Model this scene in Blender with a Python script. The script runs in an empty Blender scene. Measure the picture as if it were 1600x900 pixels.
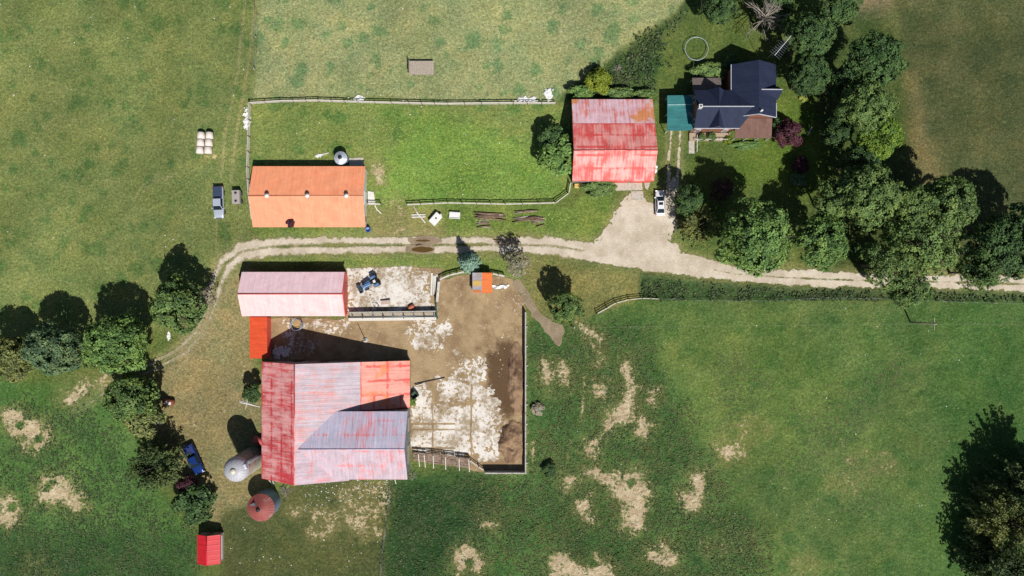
import bpy, math, random
import numpy as np
from mathutils import Vector, Matrix

# ------------------------------------------------------------------ camera, sky, sun, exposure
H = 128.0            # drone height over the ground (m)
S = 0.12             # metres on the ground per photo pixel (1600 px wide)
sc = bpy.context.scene
cam = bpy.data.objects.new('camera', bpy.data.cameras.new('camera'))
sc.collection.objects.link(cam)
cam.location = (0, 0, H); cam.rotation_euler = (0, 0, 0)
cam.data.sensor_width = 36.0; cam.data.lens = 24.0
cam.data.clip_start = 1.0; cam.data.clip_end = 6000.0
sc.camera = cam

SHADOW = Vector((-0.346, 0.747, -1.0))       # direction the sunlight travels
world = bpy.data.worlds.new('World'); sc.world = world; world.use_nodes = True
nt = world.node_tree
sky = nt.nodes.new('ShaderNodeTexSky'); sky.sky_type = 'NISHITA'; sky.sun_disc = False
sky.sun_elevation = math.radians(50.5); sky.sun_rotation = math.radians(155.1)
bg = nt.nodes['Background']; bg.inputs['Strength'].default_value = 0.05
nt.links.new(sky.outputs[0], bg.inputs['Color'])
sun = bpy.data.objects.new('sun', bpy.data.lights.new('sun', 'SUN'))
sc.collection.objects.link(sun)
sun.data.energy = 5.0; sun.data.angle = math.radians(0.5); sun.data.color = (1.0, 0.955, 0.89)
sun.rotation_euler = SHADOW.to_track_quat('-Z', 'Y').to_euler(); sun.location = (40, -80, 150)
sc.view_settings.view_transform = 'Standard'; sc.view_settings.look = 'None'
sc.view_settings.exposure = 0.25; sc.view_settings.gamma = 1.0
sc.cycles.max_bounces = 5; sc.cycles.diffuse_bounces = 2; sc.cycles.glossy_bounces = 2
sc.cycles.transmission_bounces = 3; sc.cycles.transparent_max_bounces = 4

random.seed(7)
RNG = np.random.default_rng(11)
COL = sc.collection

# ------------------------------------------------------------------ small helpers
def Wp(px, py, h=0.0):
    """point at height h that stands where the photo shows (px, py)"""
    f = (H - h) / H
    return Vector(((px - 800) * S * f, (450 - py) * S * f, h))
def G(px, py, h=0.0):
    """ground-plan pixel -> world"""
    return Vector(((px - 800) * S, (450 - py) * S, h))
def lin(c):
    c = c / 255.0
    return c / 12.92 if c <= 0.04045 else ((c + 0.055) / 1.055) ** 2.4
LIGHT = 1.42
def T(r, g, b, k=1.0):
    """base colour that shows about sRGB (r,g,b) in full sun"""
    return (min(lin(r) / LIGHT * k, .86), min(lin(g) / LIGHT * k, .86), min(lin(b) / LIGHT * k, .86))

def tag(o, label=None, cat=None, group=None, kind=None):
    if label: o['label'] = label
    if cat: o['category'] = cat
    if group: o['group'] = group
    if kind: o['kind'] = kind
    return o
def empty(name, loc, rz=0.0, label=None, cat=None, group=None):
    o = bpy.data.objects.new(name, None); COL.objects.link(o)
    o.location = loc; o.rotation_euler = (0, 0, rz); o.empty_display_size = 0.3
    return tag(o, label, cat, group)
def link(name, me, parent=None):
    o = bpy.data.objects.new(name, me); COL.objects.link(o)
    if parent is not None: o.parent = parent
    return o
def copy_tree(o, parent=None):
    c = o.copy(); COL.objects.link(c)
    if parent is not None: c.parent = parent
    for ch in list(o.children): copy_tree(ch, c)
    return c

class MB:
    def __init__(s): s.v = []; s.f = []; s.m = []; s.uv = []; s.smooth = []
    def face(s, pts, mi=0, uv=None, smooth=False):
        b = len(s.v); s.v += [tuple(p) for p in pts]; s.f.append(tuple(range(b, b + len(pts))))
        s.m.append(mi); s.uv.append(uv if uv else [(p[0], p[1]) for p in pts]); s.smooth.append(smooth)
    def mesh(s, verts, faces, mi=0, smooth=False):
        b = len(s.v); s.v += [tuple(p) for p in verts]
        for f in faces:
            s.f.append(tuple(b + i for i in f)); s.m.append(mi); s.smooth.append(smooth)
            s.uv.append([(verts[i][0], verts[i][1]) for i in f])
    def box(s, c, size, rz=0.0, mi=0, rot=None):
        hx, hy, hz = size[0] / 2, size[1] / 2, size[2] / 2
        R = rot if rot is not None else Matrix.Rotation(rz, 3, 'Z')
        c = Vector(c)
        P = [c + R @ Vector((x, y, z)) for z in (-hz, hz) for y in (-hy, hy) for x in (-hx, hx)]
        s.mesh(P, [(0, 2, 3, 1), (4, 5, 7, 6), (0, 1, 5, 4), (2, 6, 7, 3), (0, 4, 6, 2), (1, 3, 7, 5)], mi)
    def beam(s, a, b, w, h, mi=0):
        a = Vector(a); b = Vector(b); d = b - a
        if d.length < 1e-6: return
        z = Vector((0, 0, 1)) if abs(d.normalized().z) < .98 else Vector((0, 1, 0))
        x = d.normalized(); y = z.cross(x).normalized(); zz = x.cross(y)
        R = Matrix((x, y, zz)).transposed()
        s.box((a + b) / 2, (d.length, w, h), rot=R, mi=mi)
    def tube(s, pts, radii, n=8, mi=0, cap=True, smooth=True):
        pts = [Vector(p) for p in pts]; rings = []
        for i, p in enumerate(pts):
            d = (pts[min(i + 1, len(pts) - 1)] - pts[max(i - 1, 0)]).normalized()
            a = Vector((0, 0, 1)) if abs(d.z) < .9 else Vector((1, 0, 0))
            u = d.cross(a).normalized(); w = d.cross(u)
            r = radii[i] if hasattr(radii, '__len__') else radii
            rings.append([p + (u * math.cos(t) + w * math.sin(t)) * r for t in [2 * math.pi * k / n for k in range(n)]])
        V = [q for r in rings for q in r]; F = []
        for i in range(len(rings) - 1):
            for k in range(n):
                F.append((i * n + k, i * n + (k + 1) % n, (i + 1) * n + (k + 1) % n, (i + 1) * n + k))
        if cap: F.append(tuple(range(n - 1, -1, -1))); F.append(tuple((len(rings) - 1) * n + k for k in range(n)))
        s.mesh(V, F, mi, smooth)
    def lathe(s, c, prof, n=32, mi=0, smooth=True):
        c = Vector(c); V = []; F = []
        for r, z in prof:
            V += [c + Vector((r * math.cos(2 * math.pi * k / n), r * math.sin(2 * math.pi * k / n), z)) for k in range(n)]
        for i in range(len(prof) - 1):
            for k in range(n):
                F.append((i * n + k, i * n + (k + 1) % n, (i + 1) * n + (k + 1) % n, (i + 1) * n + k))
        s.mesh(V, F, mi, smooth)
    def slab(s, pts, th, mi=0, e=None, side=None):
        """thick roof sheet: pts = top outline (ccw from above); e = (origin, u dir, v dir) for the sheet's own coordinates"""
        pts = [Vector(p) for p in pts]
        if e is None:
            o = pts[0]; u = (pts[1] - pts[0]).normalized(); v = Vector((0, 0, 1)).cross(u)
            nrm = (pts[1] - pts[0]).cross(pts[2] - pts[0]).normalized(); v = nrm.cross(u)
        else: o, u, v = e
        uv = [((p - o).dot(u), (p - o).dot(v)) for p in pts]
        low = [p - Vector((0, 0, th)) for p in pts]
        s.face(pts, mi, uv); s.face(low[::-1], mi, uv[::-1])
        for i in range(len(pts)):
            j = (i + 1) % len(pts)
            s.face([low[i], low[j], pts[j], pts[i]], mi if side is None else side, [uv[i], uv[j], uv[j], uv[i]])
    def build(s, name, mats, parent=None):
        me = bpy.data.meshes.new(name)
        me.from_pydata(s.v, [], s.f)
        for m in (mats if isinstance(mats, (list, tuple)) else [mats]): me.materials.append(m)
        me.polygons.foreach_set('material_index', s.m)
        me.polygons.foreach_set('use_smooth', s.smooth)
        ul = me.uv_layers.new(name='UVMap')
        ul.data.foreach_set('uv', [c for f in s.uv for p in f for c in p])
        me.update()
        return link(name, me, parent)

def bevel(o, w=0.05, seg=2):
    m = o.modifiers.new('bevel', 'BEVEL'); m.width = w; m.segments = seg; m.limit_method = 'ANGLE'; m.angle_limit = 0.6
    return o

# value noise on numpy arrays -------------------------------------------------
def vnoise(x, y, scale, seed, octv=3, gain=.5):
    x = np.asarray(x, float); y = np.asarray(y, float)
    r = np.random.default_rng(seed); tab = r.random((256, 256)); out = np.zeros_like(x); a = 1.0; tot = 0.0
    for o in range(octv):
        fx = x / scale * 2 ** o + 37.3 * o + 900; fy = y / scale * 2 ** o + 11.7 * o + 900
        ix = np.floor(fx).astype(int); iy = np.floor(fy).astype(int)
        tx = fx - ix; ty = fy - iy; tx = tx * tx * (3 - 2 * tx); ty = ty * ty * (3 - 2 * ty)
        a00 = tab[ix % 256, iy % 256]; a10 = tab[(ix + 1) % 256, iy % 256]
        a01 = tab[ix % 256, (iy + 1) % 256]; a11 = tab[(ix + 1) % 256, (iy + 1) % 256]
        out += a * ((a00 * (1 - tx) + a10 * tx) * (1 - ty) + (a01 * (1 - tx) + a11 * tx) * ty)
        tot += a; a *= gain
    return out / tot
def sstep(a, b, t):
    t = np.clip((t - a) / (b - a), 0, 1); return t * t * (3 - 2 * t)
def sd_poly(P, poly):
    """signed distance (photo px), positive inside"""
    X, Y = P; d = np.full(X.shape, 1e9); ins = np.zeros(X.shape, bool); n = len(poly)
    for i in range(n):
        x0, y0 = poly[i]; x1, y1 = poly[(i + 1) % n]
        ex, ey = x1 - x0, y1 - y0; L = ex * ex + ey * ey + 1e-9
        t = np.clip(((X - x0) * ex + (Y - y0) * ey) / L, 0, 1)
        d = np.minimum(d, np.hypot(X - x0 - t * ex, Y - y0 - t * ey))
        c = ((y0 > Y) != (y1 > Y)) & (X < (x1 - x0) * (Y - y0) / (y1 - y0 + 1e-12) + x0)
        ins ^= c
    return np.where(ins, d, -d)
def sd_line(P, line):
    """(distance to polyline, half-width there); line = [(x, y, halfwidth)]"""
    X, Y = P; d = np.full(X.shape, 1e9); w = np.zeros(X.shape); side = np.zeros(X.shape)
    for (x0, y0, w0), (x1, y1, w1) in zip(line[:-1], line[1:]):
        ex, ey = x1 - x0, y1 - y0; L = ex * ex + ey * ey + 1e-9
        t = np.clip(((X - x0) * ex + (Y - y0) * ey) / L, 0, 1)
        q = np.hypot(X - x0 - t * ex, Y - y0 - t * ey); k = q < d
        d = np.where(k, q, d); w = np.where(k, w0 + t * (w1 - w0), w)
        side = np.where(k, np.sign(ex * (Y - y0) - ey * (X - x0)), side)
    return d, w, side

# ------------------------------------------------------------------ materials
def new_mat(name):
    m = bpy.data.materials.new(name); m.use_nodes = True
    n = m.node_tree.nodes; b = n['Principled BSDF']; return m, m.node_tree, b
def rgba(c): return (c[0], c[1], c[2], 1.0)
def node(t, kind, **kw):
    n = t.nodes.new(kind)
    for k, v in kw.items():
        if k in n.inputs: n.inputs[k].default_value = v
        else: setattr(n, k, v)
    return n
def noise_n(t, vec, scale, detail=4, rough=.55):
    n = node(t, 'ShaderNodeTexNoise'); n.inputs['Scale'].default_value = scale
    n.inputs['Detail'].default_value = detail; n.inputs['Roughness'].default_value = rough
    if vec is not None: t.links.new(vec, n.inputs['Vector'])
    return n.outputs['Fac']
def math_n(t, op, a, b=None, c=None, clamp=False):
    n = t.nodes.new('ShaderNodeMath'); n.operation = op; n.use_clamp = clamp
    for i, v in enumerate((a, b, c)):
        if v is None: continue
        if isinstance(v, (int, float)): n.inputs[i].default_value = v
        else: t.links.new(v, n.inputs[i])
    return n.outputs[0]
def range_n(t, v, a, b, lo=0., hi=1., smooth=True):
    n = t.nodes.new('ShaderNodeMapRange'); n.interpolation_type = 'SMOOTHSTEP' if smooth else 'LINEAR'
    n.inputs['From Min'].default_value = a; n.inputs['From Max'].default_value = b
    n.inputs['To Min'].default_value = lo; n.inputs['To Max'].default_value = hi
    t.links.new(v, n.inputs['Value']); return n.outputs['Result']
def mix_n(t, f, a, b, mode='MIX'):
    n = t.nodes.new('ShaderNodeMix'); n.data_type = 'RGBA'; n.blend_type = mode
    for s, v in ((0, f), (6, a), (7, b)):
        if isinstance(v, (int, float)): n.inputs[s].default_value = v
        elif isinstance(v, tuple): n.inputs[s].default_value = rgba(v)
        else: t.links.new(v, n.inputs[s])
    return n.outputs[2]
def bump_n(t, h, strength, dist, bsdf):
    n = t.nodes.new('ShaderNodeBump'); n.inputs['Strength'].default_value = strength; n.inputs['Distance'].default_value = dist
    t.links.new(h, n.inputs['Height']); t.links.new(n.outputs[0], bsdf.inputs['Normal'])
def objco(t): return t.nodes.new('ShaderNodeTexCoord').outputs['Object']
def geomco(t): return t.nodes.new('ShaderNodeNewGeometry').outputs['Position']
def uvco(t, su=1., sv=1.):
    m = t.nodes.new('ShaderNodeMapping'); m.inputs['Scale'].default_value = (su, sv, 1)
    t.links.new(t.nodes.new('ShaderNodeTexCoord').outputs['UV'], m.inputs['Vector']); return m.outputs[0]

_plain = {}
def plain(name, col, rough=.7, metal=0., var=.18, scale=3., dirt=None, bump=0.):
    if name in _plain: return _plain[name]
    m, t, b = new_mat(name); co = geomco(t)
    f = noise_n(t, co, scale, 5)
    k = range_n(t, f, .3, .7, 1 - var, 1 + var, False)
    c = mix_n(t, 1.0, col, k, 'MULTIPLY')
    if dirt:
        g = range_n(t, noise_n(t, co, scale * .45, 6, .65), .48, .68)
        c = mix_n(t, g, c, dirt)
    t.links.new(c, b.inputs['Base Color'])
    b.inputs['Roughness'].default_value = rough; b.inputs['Metallic'].default_value = metal
    if bump: bump_n(t, noise_n(t, co, scale * 3, 4), bump, .03, b)
    _plain[name] = m; return m

def roof_mat(name, faded, paint, amount=.5, contrast=.1, seam=(0, 0), patch=.45, streak=1.2, streak_amt=.9, rib=.0, rust=None, rust_at=.66, rough=.55, line_amt=.5, seed=0.0, wear=1.0):
    """painted sheet metal worn down to a chalky or galvanised coat; u runs along the ridge, v up the slope (metres)"""
    m, t, b = new_mat(name)
    uv = uvco(t)
    off = t.nodes.new('ShaderNodeVectorMath'); off.operation = 'ADD'; off.inputs[1].default_value = (seed, seed * 1.7, seed * .3)
    t.links.new(uv, off.inputs[0]); uvs = off.outputs[0]
    A = noise_n(t, uvs, patch, 6, .62)
    mp = t.nodes.new('ShaderNodeMapping'); mp.inputs['Scale'].default_value = (streak, streak * .09, 1)
    t.links.new(uvs, mp.inputs['Vector']); B = noise_n(t, mp.outputs[0], 1.6, 4, .6)
    f = math_n(t, 'ADD', math_n(t, 'MULTIPLY', math_n(t, 'SUBTRACT', A, .5), 1.5), math_n(t, 'MULTIPLY', math_n(t, 'SUBTRACT', B, .5), streak_amt))
    f = math_n(t, 'ADD', f, amount)
    sx = t.nodes.new('ShaderNodeSeparateXYZ'); t.links.new(uv, sx.inputs[0])
    wob = math_n(t, 'MULTIPLY', math_n(t, 'SUBTRACT', noise_n(t, uvs, 1.5, 3), .5), .35)
    for ax, L in ((0, seam[0]), (1, seam[1])):
        if L:
            q = math_n(t, 'FRACT', math_n(t, 'DIVIDE', math_n(t, 'ADD', sx.outputs[ax], wob), L))
            q = math_n(t, 'ABSOLUTE', math_n(t, 'SUBTRACT', q, .5))
            ln = range_n(t, q, .5 - .34 / L, .5 - .06 / L)
            ln = math_n(t, 'MULTIPLY', ln, range_n(t, noise_n(t, uvs, .23 + .1 * ax, 3), .36, .6))
            f = math_n(t, 'ADD', f, math_n(t, 'MULTIPLY', ln, line_amt))
    fac = range_n(t, f, .5 - contrast, .5 + contrast)
    c = mix_n(t, fac, faded, paint)
    if rust:
        r = range_n(t, noise_n(t, uvs, .16, 5, .6), rust_at, rust_at + .06)
        c = mix_n(t, math_n(t, 'MULTIPLY', r, .85), c, rust)
    mp2 = t.nodes.new('ShaderNodeMapping'); mp2.inputs['Scale'].default_value = (2.2, .12, 1); t.links.new(uvs, mp2.inputs['Vector'])
    c = mix_n(t, 1.0, c, range_n(t, noise_n(t, mp2.outputs[0], 1.3, 5, .7), .32, .68, 1 - .20 * wear, 1 + .10 * wear, False), 'MULTIPLY')
    c = mix_n(t, 1.0, c, range_n(t, noise_n(t, uvs, .5, 6, .7), .35, .65, .88, 1.08, False), 'MULTIPLY')
    fine = range_n(t, noise_n(t, uvs, 5.0, 5, .7), .3, .7, .86, 1.12, False)
    c = mix_n(t, 1.0, c, fine, 'MULTIPLY')
    if rib:
        q = math_n(t, 'ABSOLUTE', math_n(t, 'SUBTRACT', math_n(t, 'FRACT', math_n(t, 'DIVIDE', sx.outputs[0], rib)), .5))
        rb = range_n(t, q, .38, .48)
        bump_n(t, rb, .3, .04, b)
        c = mix_n(t, math_n(t, 'MULTIPLY', range_n(t, q, .44, .5), .22), c, (faded[0] * .35, faded[1] * .35, faded[2] * .35))
    t.links.new(c, b.inputs['Base Color']); b.inputs['Roughness'].default_value = rough; b.inputs['Specular IOR Level'].default_value = .22
    return m

def leaf_mat(name, dark, light, trans=.13):
    m, t, b = new_mat(name)
    at = t.nodes.new('ShaderNodeAttribute'); at.attribute_name = 'tint'
    oi = t.nodes.new('ShaderNodeObjectInfo')
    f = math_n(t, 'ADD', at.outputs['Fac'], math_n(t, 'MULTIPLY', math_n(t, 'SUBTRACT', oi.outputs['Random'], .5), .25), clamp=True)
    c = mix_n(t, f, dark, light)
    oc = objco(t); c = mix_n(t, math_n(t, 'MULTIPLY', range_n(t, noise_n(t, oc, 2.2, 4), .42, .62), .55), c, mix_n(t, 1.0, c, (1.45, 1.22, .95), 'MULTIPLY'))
    t.links.new(c, b.inputs['Base Color']); b.inputs['Roughness'].default_value = .62
    b.inputs['Specular IOR Level'].default_value = .25
    tr = t.nodes.new('ShaderNodeBsdfTranslucent'); t.links.new(mix_n(t, .5, c, (light[0] * 1.1, light[1] * 1.3, light[2] * .5)), tr.inputs['Color'])
    mx = t.nodes.new('ShaderNodeMixShader'); mx.inputs[0].default_value = trans
    t.links.new(b.outputs[0], mx.inputs[1]); t.links.new(tr.outputs[0], mx.inputs[2])
    t.links.new(mx.outputs[0], t.nodes['Material Output'].inputs['Surface'])
    return m

M = {}
M['wood_grey'] = plain('weathered_wood', T(176, 164, 150), .85, var=.3, scale=6, bump=.3)
M['wood_pale'] = plain('pale_rail_wood', T(214, 208, 196), .8, var=.22, scale=5)
M['wood_brown'] = plain('brown_timber', T(128, 104, 82), .85, var=.3, scale=6)
M['wood_dark'] = plain('dark_timber', T(62, 52, 46), .85, var=.3, scale=6)
M['concrete_wall'] = plain('concrete_wall', T(188, 186, 178), .9, var=.15, scale=4, dirt=T(140, 136, 124), bump=.3)
M['white_paint'] = plain('white_paint', T(236, 236, 236), .5, var=.05)
M['white_plastic'] = plain('white_plastic', T(240, 240, 238), .45, var=.05)
M['galv'] = plain('galvanised_steel', T(150, 160, 172), .42, .55, var=.12, scale=5)
M['galv_blue'] = plain('blue_grey_galvanised', T(140, 160, 188), .45, .3, var=.12, scale=4)
M['steel_dark'] = plain('dark_steel', T(60, 62, 66), .5, .5)
M['rust'] = plain('rusty_iron', T(150, 84, 62), .85, .1, var=.3, dirt=T(92, 52, 42))
M['tyre'] = plain('tyre_rubber', T(40, 42, 46), .9, var=.15)
M['glass'] = plain('dark_glass', (.012, .02, .028), .08, var=.02)
M['lamp'] = plain('lamp_lens', (.6, .6, .62), .12, var=.02)
M['tail'] = plain('red_lens', (.35, .02, .02), .2, var=.02)
M['brick'] = plain('house_brick', T(150, 96, 74), .9, var=.25, scale=9)
M['siding'] = plain('white_siding', T(226, 226, 222), .6, var=.07)
M['barn_board'] = plain('grey_barn_boards', T(138, 146, 146), .85, var=.25, scale=2.5, dirt=T(104, 108, 108))
M['barn_stone'] = plain('fieldstone_wall', T(150, 144, 134), .9, var=.3, scale=3)
M['red_metal'] = plain('red_trim_metal', T(232, 96, 84), .5)
M['bark'] = plain('bark', T(104, 92, 80), .95, var=.3, scale=5, bump=.4)
M['bark_pale'] = plain('bare_grey_branches', T(168, 160, 148), .95, var=.25, scale=5)
M['plank_pile'] = plain('silvered_planks', T(150, 128, 112), .9, var=.35, scale=3, dirt=T(92, 76, 66))
M['orange'] = plain('orange_paint', T(235, 130, 60), .6, var=.12)
M['yellow'] = plain('yellow_paint', T(226, 190, 110), .6, var=.15)
M['green_paint'] = plain('green_gate_paint', T(58, 110, 86), .5)
M['blue_bin'] = plain('blue_plastic', T(100, 130, 190), .5)
M['blue_car'] = plain('blue_car_paint', T(30, 62, 134), .22, .25, var=.04)
M['silver_car'] = plain('silver_car_paint', T(198, 206, 222), .28, .25, var=.04)
M['white_car'] = plain('white_car_paint', T(238, 240, 246), .22, var=.02)
M['navy_cover'] = plain('navy_bed_cover', T(52, 66, 96), .6, var=.08)
M['tractor_blue'] = plain('tractor_blue', T(90, 128, 176), .4, var=.1)
M['bale_wrap'] = plain('bale_wrap', T(240, 226, 216), .5, var=.07, scale=2)
M['hay'] = plain('hay_straw', T(190, 160, 112), .95, var=.25, scale=8, bump=.5)
M['chimney_white'] = plain('white_chimney', T(222, 222, 220), .7)
M['porch_brown'] = roof_mat('brown_shingles', T(140, 110, 100), T(122, 92, 84), .5, .3, rib=0, rough=.9, streak_amt=.3)
M['porch_grey'] = roof_mat('grey_porch_roof', T(128, 116, 112), T(108, 98, 94), .5, .3, rough=.9, streak_amt=.3)
M['deck'] = plain('tan_porch_deck', T(178, 160, 136), .85, var=.15, scale=5)

# ------------------------------------------------------------------ ground plan
ROAD = [(120, 640, 4), (175, 600, 7), (240, 573, 8), (285, 548, 8), (312, 520, 8), (328, 485, 9), (338, 445, 11), (352, 412, 13), (378, 393, 14),
        (420, 386, 14), (520, 383, 13), (640, 383, 13), (760, 382, 13), (860, 384, 13), (930, 394, 15), (1000, 403, 18),
        (1075, 414, 16), (1150, 428, 12), (1230, 434, 12), (1340, 438, 12), (1450, 440, 11), (1560, 443, 11), (1800, 448, 11)]
FORE = [(968, 318), (986, 300), (1004, 312), (1024, 318), (1042, 312), (1048, 340), (1049, 372), (1066, 392), (1105, 412), (1130, 428), (1060, 422), (985, 414), (905, 398), (928, 378), (948, 352)]
HDRIVE1 = [(1036, 330, 5), (1044, 290, 4), (1045, 250, 3.2), (1049, 205, 3)]
HDRIVE2 = [(1050, 320, 4), (1058, 290, 3), (1060, 250, 2.8), (1063, 205, 2.6)]
HDRIVE_MAIN = [(1046, 350, 14), (1046, 300, 8), (1053, 280, 5)]
YARD = [(420, 497), (545, 498), (683, 500), (686, 440), (716, 430), (760, 428), (800, 436), (815, 462), (822, 488), (822, 736), (757, 736), (735, 733), (642, 706), (641, 563), (420, 563)]
PAD = [(541, 419), (640, 416), (690, 420), (688, 500), (541, 500)]
LANE = [(808, 440, 5), (818, 460, 7), (838, 490, 8), (856, 508, 10), (872, 520, 11), (874, 536, 6)]

def road_field(P):
    X, Y = P
    d, w, _s = sd_line(P, ROAD)
    n = vnoise(X, Y, 14, 3, 4) - .5; n2 = vnoise(X, Y, 4, 4, 3, .7) - .5
    f = w - d + n * 9 + n2 * 6
    # grass strip along the middle
    west = sstep(380, 330, X)
    mid = sstep(860, 790, X) * sstep(395, 470, X)
    strip = np.maximum(west * (vnoise(X, Y, 18, 6, 3) * 2.2 + 1.6), mid * (6.5 * (vnoise(X, Y, 22, 5, 3) - .36)))
    east = sstep(1190, 1230, X)
    strip = np.maximum(strip, east * 4.5 * (vnoise(X, Y, 20, 8, 3) - .42))
    f = np.minimum(f, d - strip)
    # frayed far west end
    f = f - sstep(300, 200, X) * 4 * np.clip(vnoise(X, Y, 12, 9, 3) - .42, 0, 1) * 3
    g = sd_poly(P, FORE) + n * 12 + n2 * 5
    f = np.maximum(f, g - 9 * np.clip(vnoise(X, Y, 9, 12, 3) - .58, 0, 1) * 4)
    for L in (HDRIVE1, HDRIVE2, HDRIVE_MAIN):
        d, w, _s = sd_line(P, L); f = np.maximum(f, w - d + n2 * 5 + n * 3 - 1)
    return f
def yard_field(P):
    X, Y = P
    n = vnoise(X, Y, 16, 21, 4) - .5
    f = np.maximum(sd_poly(P, YARD) + n * 7, sd_poly(P, PAD) + n * 3)
    # the yard stops flush against the east wall
    return np.minimum(f, np.where(Y > 484, 821 - X, 99))
def lane_field(P):
    X, Y = P
    d, w, _s = sd_line(P, LANE)
    return w - d + (vnoise(X, Y, 12, 31, 4) - .5) * 12

CONC = [  # (polygon, how broken up it is)
    ([(545, 420), (625, 418), (640, 440), (665, 470), (683, 478), (683, 486), (545, 486)], .40),
    ([(548, 424), (668, 424), (672, 470), (600, 484), (548, 484)], .42),
    ([(596, 420), (638, 420), (630, 455), (655, 475), (600, 475), (590, 445)], .18),
    ([(435, 497), (545, 497), (548, 512), (520, 520), (470, 512), (440, 508)], .52),
    ([(640, 500), (700, 500), (705, 520), (690, 545), (650, 548), (636, 520)], .50),
    ([(710, 548), (760, 560), (756, 590), (735, 600), (715, 590), (705, 575)], .50),
    ([(680, 590), (735, 580), (765, 600), (785, 640), (790, 680), (775, 705), (735, 708), (730, 640), (690, 625)], .46),
    ([(645, 640), (700, 632), (735, 640), (780, 645), (782, 695), (735, 706), (700, 712), (645, 705)], .40),
    ([(648, 600), (672, 600), (676, 630), (645, 640)], .46),
    ([(750, 708), (775, 708), (772, 722), (746, 722)], .42),
    ([(440, 515), (500, 520), (505, 548), (440, 552)], .60),
]
def conc_field(P):
    X, Y = P; out = np.full(X.shape, -9.)
    n = vnoise(X * .8 + Y * .6, Y * .8 - X * .6, 10, 41, 5, .72); n2 = vnoise(X * .6 + Y * .8, Y * .6 - X * .8, 3.0, 42, 3, .6)
    for poly, br in CONC:
        s = np.clip(sd_poly(P, poly) / 12, -1, 1.0)
        out = np.maximum(out, np.where(s < 0, s * .9, s * .16) + (n - .5) * 1.25 + (n2 - .5) * .9 + (.46 - br) * 1.3)
    # weedy slab joints
    lower = (Y > 600) & (X < 790)
    for x in (676, 736):
        out = np.where(lower, np.minimum(out, (np.abs(X - x - 3 * (vnoise(X, Y, 20, 43, 2) - .5)) - 1.1 - 1.6 * (vnoise(X, Y, 15, 44, 2) - .4)) * .3), out)
    for y in (662, 671, 700):
        out = np.where(lower & (X < 712), np.minimum(out, (np.abs(Y - y) - 1.0 - 2 * (vnoise(X, Y, 15, 45, 2) - .4)) * .3), out)
    return np.minimum(out, yard_field(P) * .2)

BARE = [  # straw-coloured bare patches (ground-plan outlines) and how ragged they are
    [(4, 642), (38, 640), (36, 662), (44, 654), (66, 658), (77, 672), (74, 694), (58, 702), (38, 698), (34, 684), (20, 678), (6, 660)],
    [(58, 762), (72, 745), (92, 744), (108, 748), (116, 764), (128, 776), (134, 792), (118, 800), (106, 792), (96, 780), (82, 790), (64, 782)],
    [(0, 780), (14, 775), (26, 782), (32, 796), (28, 814), (12, 820), (0, 814)],
    [(98, 622), (128, 600), (158, 588), (170, 578), (166, 590), (146, 606), (122, 624), (104, 632)],
    [(45, 880), (66, 876), (82, 886), (76, 900), (44, 900)],
    [(904, 508), (930, 516), (942, 530), (938, 538), (926, 524), (906, 514)],
    [(926, 536), (940, 548), (944, 562), (934, 566)],
    [(874, 566), (892, 572), (890, 604), (878, 598)],
    [(972, 562), (988, 564), (984, 584), (996, 600), (1003, 606), (994, 612), (990, 640), (994, 652), (978, 664), (950, 672), (935, 692), (925, 712), (912, 706), (912, 694), (930, 686), (944, 672), (946, 640), (972, 628), (980, 600), (970, 580)],
    [(848, 560), (862, 566), (858, 610), (846, 600)], [(928, 600), (946, 600), (948, 622), (930, 622)], [(1000, 650), (1020, 660), (1010, 690), (996, 680)], [(880, 745), (900, 745), (896, 770), (884, 770)], [(1120, 700), (1150, 690), (1160, 710), (1130, 720)],
    [(1018, 610), (1026, 612), (1024, 630), (1016, 626)],
    [(914, 738), (936, 728), (940, 738), (970, 736), (972, 752), (978, 740), (1004, 732), (1006, 748), (1018, 770), (1008, 790), (1004, 824), (984, 830), (968, 826), (972, 790), (962, 776), (945, 752), (925, 748)],
    [(900, 782), (920, 776), (926, 812), (912, 816)],
    [(1078, 742), (1104, 735), (1102, 765), (1096, 792), (1076, 800), (1064, 770), (1084, 764)],
    [(862, 872), (884, 860), (900, 878), (916, 888), (934, 868), (958, 884), (962, 905), (855, 905)],
    [(712, 862), (730, 848), (752, 862), (752, 900), (738, 890), (722, 888), (716, 902), (708, 880)],
    [(1006, 852), (1030, 864), (1034, 846), (1060, 866), (1054, 884), (1034, 880), (1016, 876)],
    [(1098, 850), (1130, 838), (1150, 842), (1168, 838), (1170, 850), (1140, 856), (1112, 862)],
    [(1240, 882), (1262, 876), (1268, 900), (1240, 900)],
    [(753, 812), (774, 816), (772, 826), (754, 822)],
    [(1130, 680), (1180, 660), (1195, 672), (1165, 690), (1140, 700)],
    [(1335, 718), (1385, 715), (1394, 728), (1360, 740), (1320, 770), (1300, 760)],
    [(537, 770), (600, 752), (606, 772), (592, 830), (570, 838), (545, 822), (520, 818), (500, 840), (486, 828), (492, 805), (455, 802), (470, 795), (520, 805), (540, 800)],
    [(580, 256), (602, 262), (598, 282), (590, 290), (580, 276)],
    [(620, 308), (640, 316), (634, 348), (690, 358), (600, 360), (590, 330)],
]
SPARSE = {(1130, 680), (1335, 718), (537, 770), (1098, 850), (45, 880), (620, 308), (1240, 882)}
TRACKS = [[(907, 590, 1.2), (914, 588, 1.2), (911, 630, 1.4), (907, 656, 1.6)], [(892, 690, 1), (887, 715, 1.2)], [(834, 690, 1.2), (832, 735, 1.2)]]
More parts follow.
